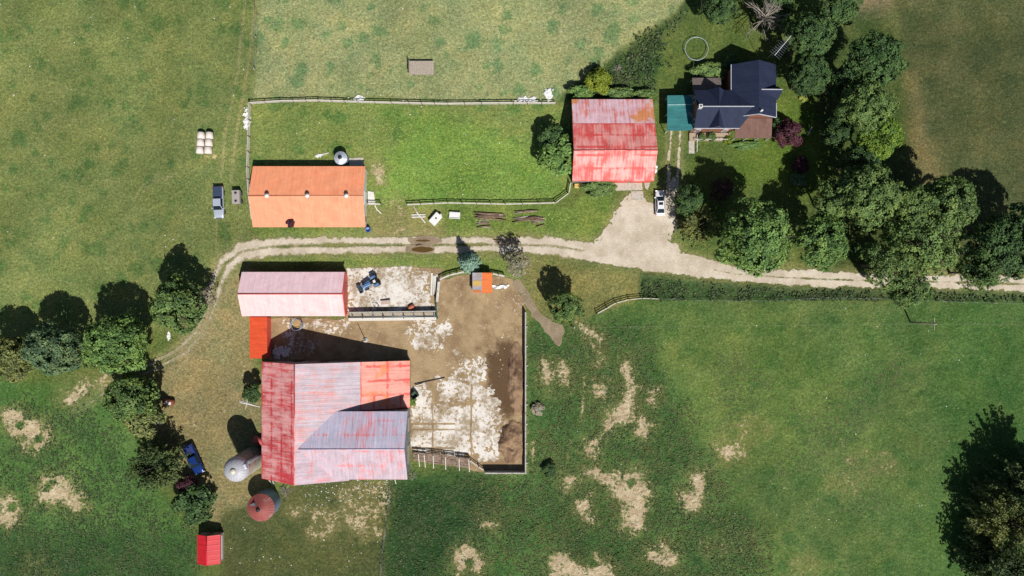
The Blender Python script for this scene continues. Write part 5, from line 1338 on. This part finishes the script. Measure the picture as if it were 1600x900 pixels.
def sedan(label, loc, rz):
    root = empty('parked_car', loc, rz, label, 'car'); L, w = 4.75, .92
    mb = MB(); loft(mb, [car_ring(y, w * a, .22 + d, z) for y, a, z, d in ((-2.37, .66, .74, .14), (-2.28, .86, .88, .05), (-1.9, .97, .95, 0), (-1.2, 1, .98, 0), (0, 1, .97, 0), (1.0, 1, .95, 0), (1.55, .98, .89, 0), (2.0, .92, .80, .02), (2.26, .76, .70, .08), (2.36, .55, .6, .14))])
    body = mb.build('body', M['white_car'], root)
    cb = cabin(root, body, -1.95, 1.15, -1.15, .25, .80, .62, .93, 1.44, M['white_car'])
    mb = MB(); mb.box((0, -.22, 1.455), (.78, .5, .02)); mb.build('sunroof', M['glass'], root)
    for x in (-.8, .8):
        for y in (-1.45, 1.42): wheel(root, x, y, .33, .22)
    small_parts(root, L, w, .66, .95, M['white_car'])
    return root
def pickup(label, loc, rz, mat, bed_mat, bed_open, L=5.9):
    root = empty('pickup_truck', loc, rz, label, 'pickup truck'); w = .98; f = L / 2
    mb = MB(); loft(mb, [car_ring(y, w * a, .38, z) for y, a, z in ((-f, .9, .96), (-f + .1, .97, 1.02), (-f + .5, 1, 1.05), (-.3, 1, 1.06), (.9, 1, 1.08), (1.5, .98, 1.08), (2.2, .95, 1.03), (f - .2, .9, .97), (f, .74, .82))])
    mb.build('body', mat, root)
    cb = cabin(root, None, -.75, 1.45, -.6, .75, .88, .72, 1.05, 1.74, mat)
    if bed_open:
        mb = MB(); mb.box((0, -f + 1.05, 1.05), (1.5, 1.75, .06)); mb.build('bed_floor', bed_mat, root)
        mb = MB()
        for s_ in (-1, 1): mb.box((s_ * .84, -f + 1.05, 1.11), (.16, 1.95, .12))
        mb.box((0, -f + .1, 1.11), (1.5, .12, .12)); mb.build('bed_rail', mat, root)
    else:
        mb = MB(); mb.box((0, -f + 1.08, 1.10), (1.72, 1.98, .10)); bevel(mb.build('bed_cover', bed_mat, root), .04)
        mb = MB(); mb.box((0, -f + 1.05, 1.155), (1.5, .05, .02)); mb.build('cover_seam', M['steel_dark'], root)
    for x in (-.86, .86):
        for y in (-f + 1.2, f - 1.05): wheel(root, x, y, .39, .27)
    mb = MB(); mb.box((0, f + .02, .55), (1.8, .16, .22)); bevel(mb.build('front_bumper', M['galv'], root), .04)
    mb = MB(); mb.box((0, -f - .04, .58), (1.8, .16, .2)); bevel(mb.build('rear_bumper', M['galv'], root), .04)
    mb = MB(); mb.box((0, f + .005, .82), (1.0, .05, .22)); mb.build('grille', M['steel_dark'], root)
    small_parts(root, L, w, .86, 1.15, mat)
    return root
sedan('white saloon car with sunroof parked nose up on the gravel forecourt', Wp(1031.5, 317, .7).xy.to_3d(), 0.02)
pickup('silver pickup truck with dark bed cover parked on grass', Wp(341, 316, .9).xy.to_3d(), math.pi + .04, M['silver_car'], M['navy_cover'], False)
pickup('dark blue pickup truck parked beside the feathery conifer', Wp(302.5, 718, .9).xy.to_3d(), math.pi + math.atan2(22, 49), M['blue_car'], plain('blue_bed', T(30, 48, 110), .5), True, 5.7)
# tractor
root = empty('tractor', Wp(581, 442, .6).xy.to_3d(), math.atan2(-.866, -.5) , 'blue tractor with front loader parked on the concrete pad', 'tractor')
root.rotation_euler.z = math.radians(90 + 27)   # front (+y) points to the lower left
def tpart(name, fn, mat, bw=0.0):
    mb = MB(); fn(mb); o_ = mb.build(name, mat, root); return bevel(o_, bw) if bw else o_
tpart('hood', lambda mb: mb.box((0, 1.0, 1.12), (.66, 1.75, .62)), M['tractor_blue'], .12)
tpart('chassis', lambda mb: mb.box((0, .3, .72), (.44, 3.0, .34)), M['steel_dark'])
for s_ in (-1, 1):
    wheel(root, s_ * .82, -.75, .72, .42, 'rear_wheel'); wheel(root, s_ * .66, 1.35, .42, .26, 'front_wheel')
    tpart('fender', lambda mb: mb.box((s_ * .78, -.7, 1.5), (.44, 1.05, .07)), M['tractor_blue'], .03)
    tpart('loader_arm', lambda mb: (mb.beam((s_ * .5, .1, 1.35), (s_ * .5, 1.7, 1.0), .1, .16), mb.beam((s_ * .5, 1.7, 1.0), (s_ * .5, 2.3, .45), .1, .16)), M['tractor_blue'])
tpart('seat', lambda mb: (mb.box((0, -.65, 1.25), (.5, .5, .14)), mb.box((0, -.9, 1.5), (.5, .12, .5))), M['white_plastic'], .04)
tpart('roll_bar', lambda mb: (mb.beam((-.5, -1.05, 1.0), (-.5, -1.05, 2.2), .08, .08), mb.beam((.5, -1.05, 1.0), (.5, -1.05, 2.2), .08, .08), mb.beam((-.54, -1.05, 2.2), (.54, -1.05, 2.2), .08, .08)), M['steel_dark'])
tpart('steering_wheel', lambda mb: mb.tube([(.2 * math.cos(a), -.12 + .2 * math.sin(a), 1.55) for a in [k * .524 for k in range(13)]], .025, 5), M['steel_dark'])
tpart('bucket', lambda mb: (mb.box((0, 2.55, .28), (1.6, .75, .06)), mb.box((0, 2.22, .55), (1.6, .06, .56)), mb.box((-.8, 2.5, .5), (.05, .7, .45)), mb.box((.8, 2.5, .5), (.05, .7, .45))), plain('bucket_steel', T(56, 78, 92), .5, .3))
tpart('exhaust', lambda mb: mb.tube([(.22, 1.3, 1.4), (.22, 1.3, 2.1)], .05, 8), M['steel_dark'])
# gravity wagon
root = empty('farm_wagon', Wp(369.5, 308, 1.0).xy.to_3d(), .03, 'small grey box wagon with two round lids beside the silver pickup', 'wagon')
mb = MB(); mb.box((0, 0, 1.0), (1.45, 2.5, .8)); bevel(mb.build('box', plain('wagon_grey', T(172, 164, 160), .7, var=.12), root), .04)
for y in (-.75, .75):
    mb = MB(); mb.lathe((0, y, 1.39), [(.24, 0), (.24, .06), (.02, .07)], 14); mb.build('lid', M['steel_dark'], root)
for x in (-.72, .72):
    for y in (-.8, .8): wheel(root, x, y, .34, .2)
mb = MB(); mb.beam((0, -1.2, .5), (0, -2.3, .4), .1, .1); mb.build('drawbar', M['rust'], root)

# ------------------------------------------------------------------ bales
mb = MB(); R = .68
mb.tube([(0, -.62, R), (0, -.56, R), (0, .56, R), (0, .62, R)], [R * .86, R, R, R * .86], 22)
bale0 = mb.build('hay_bale', M['bale_wrap'])
bl = ['upper left', 'middle left', 'lower left', 'upper right', 'middle right', 'lower right']
for k in range(6):
    o_ = bale0 if k == 0 else copy_tree(bale0)
    i, j = k // 3, k % 3
    p = Wp((313.5, 326.5)[i] - j * 1.0, (211.5, 223, 234.5)[j], .9); o_.location = (p.x, p.y, 0); o_.rotation_euler.z = .06 * math.sin(k * 3.1)
    tag(o_, 'white wrapped round bale in the grass, %s of the six' % bl[k], 'hay bale', 'white wrapped round bales in the left field')
tuft_field('loose_hay', [[(305, 238), (332, 238), (338, 246), (310, 248)]], 40, .5, .06, plain('loose_hay', T(212, 184, 140), .95, var=.25, scale=8), 406, avoid=False)

# hay wagon deck in the top meadow
root = empty('hay_wagon', Wp(658.5, 106, .9).xy.to_3d(), 0, 'flat wooden hay wagon standing alone in the top meadow', 'wagon')
mb = MB()
for k in range(13): mb.box((-2.2 + k * .36, 0, .92 + .006 * (k % 2)), (.345, 2.55, .07))
mb.build('deck', M['wood_grey'], root)
mb = MB(); mb.box((0, -.8, .8), (4.7, .14, .16)); mb.box((0, .8, .8), (4.7, .14, .16)); mb.beam((-2.2, 0, .55), (2.2, 0, .55), .14, .14); mb.build('frame', M['wood_dark'], root)
for x in (-1.5, 1.5):
    for y in (-.95, .95): wheel(root, y, x, .34, .18) if False else None
for x in (-1.5, 1.5):
    e = bpy.data.objects.new('axle', None); COL.objects.link(e); e.parent = root; e.rotation_euler.z = math.pi / 2; e.location = (x, 0, 0)
    for y in (-1.0, 1.0):
        t_ = link('wheel', WHEEL[(.34, .2)][0], e); t_.location = (y, 0, .34); t_.rotation_euler = (0, math.pi / 2, 0)
mb = MB()
for y in (-1.1, -.4, .3, 1.0): mb.beam((-2.15, y, .95), (-2.15, y, 2.0), .08, .08)
for z in (1.3, 1.7, 2.0): mb.beam((-2.15, -1.2, z), (-2.15, 1.2, z), .04, .12)
mb.build('end_rack', M['wood_grey'], root)

# ------------------------------------------------------------------ power line, aerial, ring frame
def pole(label, px, py, h, arm_rz, arm=True):
    root = empty('power_pole', G(px, py), 0, label, 'power pole')
    mb = MB(); mb.tube([(0, 0, -.3), (0, 0, h)], [.16, .11], 9); mb.build('pole', M['wood_grey'], root)
    if arm:
        mb = MB(); mb.beam((-1.1 * math.cos(arm_rz), -1.1 * math.sin(arm_rz), h - .35), (1.1 * math.cos(arm_rz), 1.1 * math.sin(arm_rz), h - .35), .1, .12); mb.build('cross_arm', M['wood_grey'], root)
    mb = MB(); mb.lathe((0, 0, h), [(.1, 0), (.12, .1), (.05, .22), (.01, .24)], 10); mb.build('insulator', M['white_plastic'], root)
    return root
pole('slim power pole alone in the pasture below the overhanging drive tree', 1422, 503, 7.7, 1.57)
pole('short power pole at the foot of the scruffy tree beside the dirt path', 893, 509, 6.0, 1.57, False)
def cable(label, a, b, sag, r_=.012):
    c = (Vector(a) + Vector(b)) / 2; pts = []
    for k in range(17):
        t_ = k / 16; p = Vector(a).lerp(Vector(b), t_); p.z -= sag * 4 * t_ * (1 - t_); pts.append(p - c)
    mb = MB(); mb.tube(pts, r_, 5); o_ = mb.build('power_line', plain('cable', T(150, 148, 130), .6), None); o_.location = c
    return tag(o_, label, 'power line')
cable('thin overhead line crossing the pasture between its two poles', G(893, 509, 6.1), G(1422, 503, 7.8), .6)
cable('thin overhead line running from the pasture pole to the right picture edge', G(1422, 503, 7.8), G(1760, 506, 7.8), .5)
cable('thin overhead line from the top edge down to the house corner', G(1088, -40, 8.0), Vector(Wp(1083, 106, 4.6)), .3)
root = empty('tv_aerial', Wp(1222, 70, 10.2).xy.to_3d(), 0, 'long many-toothed television aerial on a mast beside the house roof', 'aerial')
mb = MB(); mb.tube([(0, 0, 0), (0, 0, 10.3)], .04, 7); mb.build('mast', M['galv'], root)
A = Wp(1210.5, 86.5, 10.2) - root.location; B = Wp(1237, 55, 10.2) - root.location; A.z = B.z = 10.2
mb = MB(); mb.beam(A, B, .07, .06); bo = mb.build('boom', M['white_paint'], root)
d_ = (B - A).normalized(); n_ = Vector((-d_.y, d_.x, 0))
for k in range(11):
    t_ = .02 + .09 * k; c_ = A.lerp(B, t_); l_ = 1.15 - t_ * .55
    mb = MB(); mb.beam(c_ - n_ * l_ - Vector((0, 0, .05)), c_ + n_ * l_ - Vector((0, 0, .05)), .035, .03); mb.build('element', M['galv'], bo)
root = empty('trampoline_ring', Wp(1088.5, 76, .8).xy.to_3d(), 0, 'round bare metal ring frame standing on the house lawn', 'trampoline frame'); R = 2.15
mb = MB(); mb.tube([(R * math.cos(a), R * math.sin(a), .8) for a in [2 * math.pi * k / 48 for k in range(49)]], .055, 6, cap=False); mb.build('ring', plain('ring_metal', T(190, 206, 214), .45, .2), root)
for k in range(6):
    a = k * math.pi / 3; mb = MB(); mb.tube([(R * math.cos(a - .12), R * math.sin(a - .12), .78), (R * math.cos(a - .12), R * math.sin(a - .12), .05), (R * math.cos(a + .12), R * math.sin(a + .12), .05), (R * math.cos(a + .12), R * math.sin(a + .12), .78)], .03, 5); mb.build('leg', M['galv'], root)

# ------------------------------------------------------------------ odds and ends about the farm
def thing(name, label, cat, px, py, fn, mat, rz=0., bw=0., group=None, h=0.):
    mb = MB(); fn(mb); o_ = mb.build(name, mat); p = Wp(px, py, h); o_.location = (p.x, p.y, 0); o_.rotation_euler.z = rz
    if bw: bevel(o_, bw)
    return tag(o_, label, cat, group)
def rough_box(w, l, h): return lambda mb: mb.box((0, 0, h / 2), (w, l, h))
# two white tanks near the fence
root = empty('water_tank', Wp(680.5, 342, .6).xy.to_3d(), -.72, 'white plastic tank with dark filler hole, set askew below fence', 'tank')
mb = MB(); mb.box((0, 0, .5), (1.45, 2.3, 1.0)); bevel(mb.build('tank_body', M['white_plastic'], root), .12, 3)
mb = MB(); mb.lathe((.05, .15, 1.0), [(.17, 0), (.17, .05), (.02, .055)], 14); mb.build('filler_cap', M['steel_dark'], root)
mb = MB(); mb.box((.3, 1.2, .8), (.4, .25, .3)); mb.build('valve_box', M['white_plastic'], root)
root = empty('water_trough', Wp(710.5, 336.5, .4).xy.to_3d(), -.06, 'white rectangular water trough parallel to fence, right of the askew tank', 'trough')
mb = MB(); mb.box((0, .55, .3), (2.0, .1, .6)); mb.box((0, -.55, .3), (2.0, .1, .6)); mb.box((-.95, 0, .3), (.1, 1.0, .6)); mb.box((.95, 0, .3), (.1, 1.0, .6)); mb.box((0, 0, .42), (1.8, 1.0, .05)); mb.build('trough_body', M['white_plastic'], root)
mb = MB(); mb.box((0, .25, .62), (1.9, .5, .04)); mb.build('lid', M['white_plastic'], root)
# beams by the fence corner
for k, (a, b, lab) in enumerate((((643, 336), (665, 335.5), 'upper white timber lying level beside the fence end'), ((643, 339.5), (665, 339), 'lower white timber lying level beside the fence end'), ((651, 331.5), (665, 348.5), 'white timber lying slantwise across the two level timbers'), ((646, 322), (653, 333), 'grey timber leaning at the fence end'), ((586, 321), (590, 329), 'white board fallen by the orange shed fence stub'), ((590, 328), (596, 334), 'short pale board on grass beside the orange shed'), ((493, 244), (514, 239), 'pale plank lying in grass behind the orange shed'), ((1261, 212), (1268, 198), 'white pole lying on lawn right of the purple shrub'), ((254, 662), (261, 646), 'white pole leaning beside stacked boards near the conifer'), ((648, 600), (695, 590), 'long dark steel bar lying across the cattle yard'), ((649, 603), (662, 599), 'pale bar lying at the left end of the long dark bar'))):
    p = G((a[0] + b[0]) / 2, (a[1] + b[1]) / 2); A = G(*a, .16 + .09 * (k == 2)) - p; B = G(*b, .16 + .09 * (k == 2)) - p
    mb = MB(); mb.beam(A, B, .22 if k < 6 else .13, .14); o_ = mb.build('timber' if k not in (7, 8, 9, 10) else 'pole', M['steel_dark'] if k == 9 else (M['wood_grey'] if k == 3 else plain('bleached_timber', T(228, 224, 214), .8, var=.12))); o_.location = p
    tag(o_, lab, 'timber' if k not in (7, 8, 9, 10) else 'pole')
# piles of old poles: every pole its own thing
def log_pile(n, x0, x1, y0, y1, label, group, seed, thin=.09):
    rr_ = random.Random(seed)
    for k in range(n):
        l_ = rr_.uniform(.35, .95) * (x1 - x0); cx = rr_.uniform(x0 + l_ / 2, x1 - l_ / 2) if l_ < x1 - x0 else (x0 + x1) / 2; cy = rr_.uniform(y0, y1); a = rr_.gauss(0, .11)
        z = .10 + .1 * (k % 3); L_ = l_ * S; mb = MB(); q = rr_.uniform(-.12, .12)
        mb.tube([(-L_ / 2, 0, 0), (0, q, .04), (L_ / 2, 0, 0)], [thin * 1.1, thin * rr_.uniform(.8, 1.4), thin * .7], 7)
        o_ = mb.build('log', M[('wood_grey', 'plank_pile', 'wood_brown')[k % 3]]); p = G(cx, cy, z); o_.location = p; o_.rotation_euler = (0, rr_.uniform(-.03, .03), a); tag(o_, label, 'log', group)
log_pile(18, 740, 792, 332, 342, 'weathered grey pole in the left heap of old poles below the fence', 'left heap of weathered poles', 3)
log_pile(8, 744, 768, 342, 356, 'short weathered pole in the lower tail of the left pole heap', 'tail of the left heap of poles', 4)
log_pile(14, 800, 850, 330, 345, 'weathered grey pole in the right heap of old poles below the fence', 'right heap of weathered poles', 5)
log_pile(9, 828, 852, 340, 354, 'short weathered pole in the lower tail of the right pole heap', 'tail of the right heap of poles', 6)
# bin, boxes, feeders
root = empty('waste_bin', Wp(575, 359, .8).xy.to_3d(), .45, 'blue plastic bin at the lower right corner of the orange shed', 'bin')
mb = MB(); mb.lathe((0, 0, 0), [(.02, .01), (.42, 0), (.5, .95), (.44, .95), (.40, .2), (.02, .18)], 16); mb.build('bin_body', M['blue_bin'], root)
mb = MB(); mb.lathe((0, 0, .2), [(.41, 0), (.02, .02)], 14); mb.build('contents', plain('bin_contents', T(150, 170, 210), .8), root)
thing('wooden_box', 'yellow painted crate on grass at the lower left corner of the red shed', 'box', 904, 291, lambda mb: (mb.box((0, 0, .3), (1.6, .8, .6)), mb.box((0, 0, .62), (1.66, .1, .05))), M['yellow'], 0, .03)
root = empty('ring_feeder', G(465, 507), 0, 'round galvanised bale feeder ring on the edge of barn shadow', 'bale feeder')
mb = MB(); Rf = 1.05
for z in (.15, .55, .95): mb.tube([(Rf * math.cos(a), Rf * math.sin(a), z) for a in [2 * math.pi * k / 28 for k in range(29)]], .05, 5, cap=False)
for k in range(12): mb.tube([(Rf * math.cos(k * .5236), Rf * math.sin(k * .5236), 0), (Rf * math.cos(k * .5236), Rf * math.sin(k * .5236), .95)], .03, 5)
mb.build('ring_rails', M['galv_blue'], root)
mb = MB(); mb.lathe((0, 0, .06), [(.02, .18), (.6, .1), (.9, .02)], 16); mb.build('hay', M['hay'], root)
root = empty('yard_post', G(571, 531), 0, 'tall thin steel post with round base between trough and barn', 'post')
mb = MB(); mb.tube([(0, 0, 0), (0, 0, 4.2)], .07, 7); mb.build('pole', M['wood_dark'], root)
mb = MB(); mb.lathe((0, 0, 0), [(.5, .02), (.5, .14), (.1, .16)], 16); mb.build('base', M['concrete_wall'], root)
thing('metal_sheet', 'rusty flat metal panel propped in the tractor yard', 'metal sheet', 603, 472, lambda mb: (mb.box((0, 0, .35), (1.8, .75, .06), rot=Matrix.Rotation(.3, 3, 'X')), mb.beam((-.9, .3, .3), (.9, .3, .42), .09, .3)), plain('sheet_metal', T(170, 150, 138), .6, .2), .1)
thing('oil_drum', 'orange-brown rusty drum lying in front of the trough', 'drum', 643, 479.5, lambda mb: (mb.tube([(-.55, 0, .38), (-.53, 0, .38), (-.2, 0, .38), (-.18, 0, .38), (.18, 0, .38), (.2, 0, .38), (.55, 0, .38)], [.34, .38, .38, .4, .4, .38, .36], 14)), plain('drum_rust', T(190, 104, 76), .7), .6)
thing('scrap_frame', 'tangle of bent dark bars beside the metal panel', 'scrap metal', 588, 476, lambda mb: mb.tube([(-.7, .3, .1), (-.2, .5, .6), (.3, .1, .2), (.7, -.5, .5), (.1, -.6, .1), (-.5, -.2, .4)], .05, 5), M['steel_dark'])
for k, (px, w_) in enumerate(((675, .34), (678, .3), (681, .36), (684.5, .3))):
    thing('loose_board', 'pale board, %s of four laid side by side in the tractor yard' % ('leftmost', 'second from left', 'third from left', 'rightmost')[k], 'board', px - .5, 444 + 2 * (k % 2), lambda mb: mb.box((0, 0, .14), (w_, 4.2 - .5 * (k % 3), .08)), M['wood_pale'] if k % 2 else plain('bleached_timber', T(228, 224, 214), .8, var=.12), .03 * (k - 1), group='boards at the right of the tractor yard')
thing('machine_crate', 'open-topped dark green crate beside the barn lean-to corner', 'crate', 648, 617, lambda mb: (mb.box((0, .55, .5), (1.3, .08, 1.)), mb.box((0, -.55, .5), (1.3, .08, 1.)), mb.box((-.62, 0, .5), (.08, 1.02, 1.)), mb.box((.62, 0, .5), (.08, 1.02, 1.)), mb.box((0, 0, .2), (1.1, 1.0, .06))), plain('crate_green', T(60, 84, 70), .8), .7)
# things near the conifer
root = empty('old_tank', Wp(264, 628, .5).xy.to_3d(), -.15, 'rusty tank with pale top among the lane-end trees', 'tank')
mb = MB(); mb.tube([(-1.0, 0, .6), (-.9, 0, .6), (.9, 0, .6), (1.0, 0, .6)], [.4, .58, .58, .4], 16); mb.build('tank_body', M['rust'], root)
mb = MB(); mb.box((.1, -.1, 1.18), (1.2, .5, .05)); mb.build('top_plate', M['white_paint'], root)
for k in range(5):
    thing('stacked_board', 'white weathered board in the stack under the lane-end tree', 'board', 248 + k * 1.7, 655 + (k % 2), lambda mb: mb.box((0, 0, .12 + .03 * k), (.19, 1.5, .06)), M['white_paint'], -.1 + .03 * k, group='stack of white boards by the conifer')
# fallen aerial / ladder by the barn's west wall
root = empty('fallen_frame', G(390, 632), -.22, 'white fallen crossed frame lying on grass left of the barn', 'metal frame')
mb = MB(); mb.beam((-1.9, 0, .1), (2.0, 0, .1), .12, .08); mb.beam((-1.9, .3, .12), (2.0, -.05, .12), .08, .06); mb.build('long_bar', M['white_paint'], root)
for x in (-.5,): mb = MB(); mb.beam((x, -.9, .18), (x, .9, .18), .08, .06); mb.build('cross_bar', M['white_paint'], root)
# crumpled white wrap caught along the fences
def wrap(px, py, rx, ry, seed, label):
    c = G(px, py); f_ = lambda P: 1 - np.hypot((P[0] - px) / rx, (P[1] - py) / ry) + (vnoise(P[0], P[1], 5, seed, 4, .6) - .5) * 2.2
    zf = lambda x, y: .12 + .55 * (vnoise(x, y, 3.5, seed + 9, 3) - .3).clip(0)
    o_ = field_sheet('plastic_wrap', f_, (px - rx * 1.8, py - ry * 1.8, px + rx * 1.8, py + ry * 1.8), .8, .1, M['white_plastic'], kind='thing', zfun=zf)
    for v in o_.data.vertices: v.co -= Vector((c.x, c.y, 0))
    o_.location = c; return tag(o_, label, 'plastic wrap', 'crumpled white wrap along the fences')
wrap(386, 190, 5, 17, 501, 'tall ragged strip of white wrap left of the paddock corner')
wrap(561, 155, 12, 4, 502, 'white wrap caught halfway along the top paddock fence')
wrap(822, 156, 15, 4, 503, 'flat white wrap scrap against the right part of the top fence')
wrap(858, 147, 6, 9, 504, 'branching white wrap scrap at the right end of the top fence')
wrap(500, 243, 6, 3, 505, 'small white wrap scrap on grass behind the orange shed')
wrap(1022, 262, 4, 7, 506, 'small white scrap in grass right of the red shed')
wrap(438, 548, 14, 9, 507, 'white litter scrap in the barn shadow')
wrap(778, 448, 14, 3, 508, 'white stones and scraps right of the tiny shelter')
wrap(264, 526, 2.5, 7, 510, 'white rubble scrap on the bank inside the lane bend')
# manure heaps: soil thrown up along the wall
def heap(px, py, rx, ry, h, seed, label):
    n = 48; V = []; F = []
    for j in range(n + 1):
        for i in range(n + 1):
            u = (i / n - .5) * 2.6; v = (j / n - .5) * 2.6; x = px + u * rx; y = py + v * ry; q = max(0, 1 - (u * u + v * v) + 1.5 * (float(vnoise(np.array([x]), np.array([y]), 15, seed + 5, 4, .6)[0]) - .5))
            nz = float(vnoise(np.array([x]), np.array([y]), 7, seed, 4, .7)[0]) if q > 0 else 0
            V.append((u * rx * S, -v * ry * S, -.05 + (q ** .7) * h * (.1 + 1.3 * nz) if q > 0 else -.05))
    for j in range(n):
        for i in range(n): a = j * (n + 1) + i; F.append((a, a + n + 1, a + n + 2, a + 1))
    mb = MB(); mb.mesh(V, F, 0, True); o_ = mb.build('manure_heap', HEAPM); o_.location = G(px, py, .04); return tag(o_, label, 'manure heap')
HEAPM = soil_mat('heap_soil', T(164, 136, 108), T(108, 84, 66), T(184, 158, 130), .3)
heap(807, 592, 13, 58, 1.0, 601, 'long brown manure heap against the upper concrete wall')
heap(800, 690, 20, 34, 1.1, 602, 'rounder brown manure heap near the lower wall corner')
# pale litter nobody could count
def specks(name, poly, n, seed, size, mat):
    r = np.random.default_rng(seed); xs_ = [p[0] for p in poly]; ys_ = [p[1] for p in poly]; mb = MB()
    X = r.uniform(min(xs_), max(xs_), n); Y = r.uniform(min(ys_), max(ys_), n); k = (sd_poly((X, Y), poly) > 0) & (vnoise(X, Y, 30, seed, 3) > .42)
    for x, y in zip(X[k], Y[k]):
        s_ = size * r.uniform(.4, 1.3); p = G(x, y, gz(x, y) + .05); a = r.uniform(0, 3); mb.box(p, (s_, s_ * r.uniform(.5, 1), .07), rz=a)
    return tag(mb.build(name, mat), kind='stuff')
specks('white_litter', [(470, 760), (530, 748), (615, 748), (604, 775), (520, 790), (470, 800)], 190, 701, .14, M['white_plastic'])
specks('white_litter', [(360, 820), (600, 790), (590, 890), (350, 890)], 60, 702, .16, M['white_plastic'])
specks('field_flecks', [(0, 0), (400, 0), (390, 400), (0, 440)], 60, 703, .15, M['white_plastic'])
specks('field_flecks', [(400, 0), (1000, 0), (860, 330), (400, 250)], 120, 704, .15, M['white_plastic'])
specks('field_flecks', [(900, 480), (1590, 480), (1440, 880), (900, 880)], 80, 705, .14, M['white_plastic'])
specks('yard_stones', [(640, 500), (820, 440), (820, 720), (640, 700)], 220, 706, .17, plain('pale_stone', T(214, 200, 180), .9, var=.2))
specks('roadside_stones', [(250, 600), (300, 540), (345, 440), (410, 400), (420, 560), (410, 700), (330, 700)], 120, 707, .16, plain('pale_stone', T(214, 200, 180), .9, var=.2))
#@@NEXT
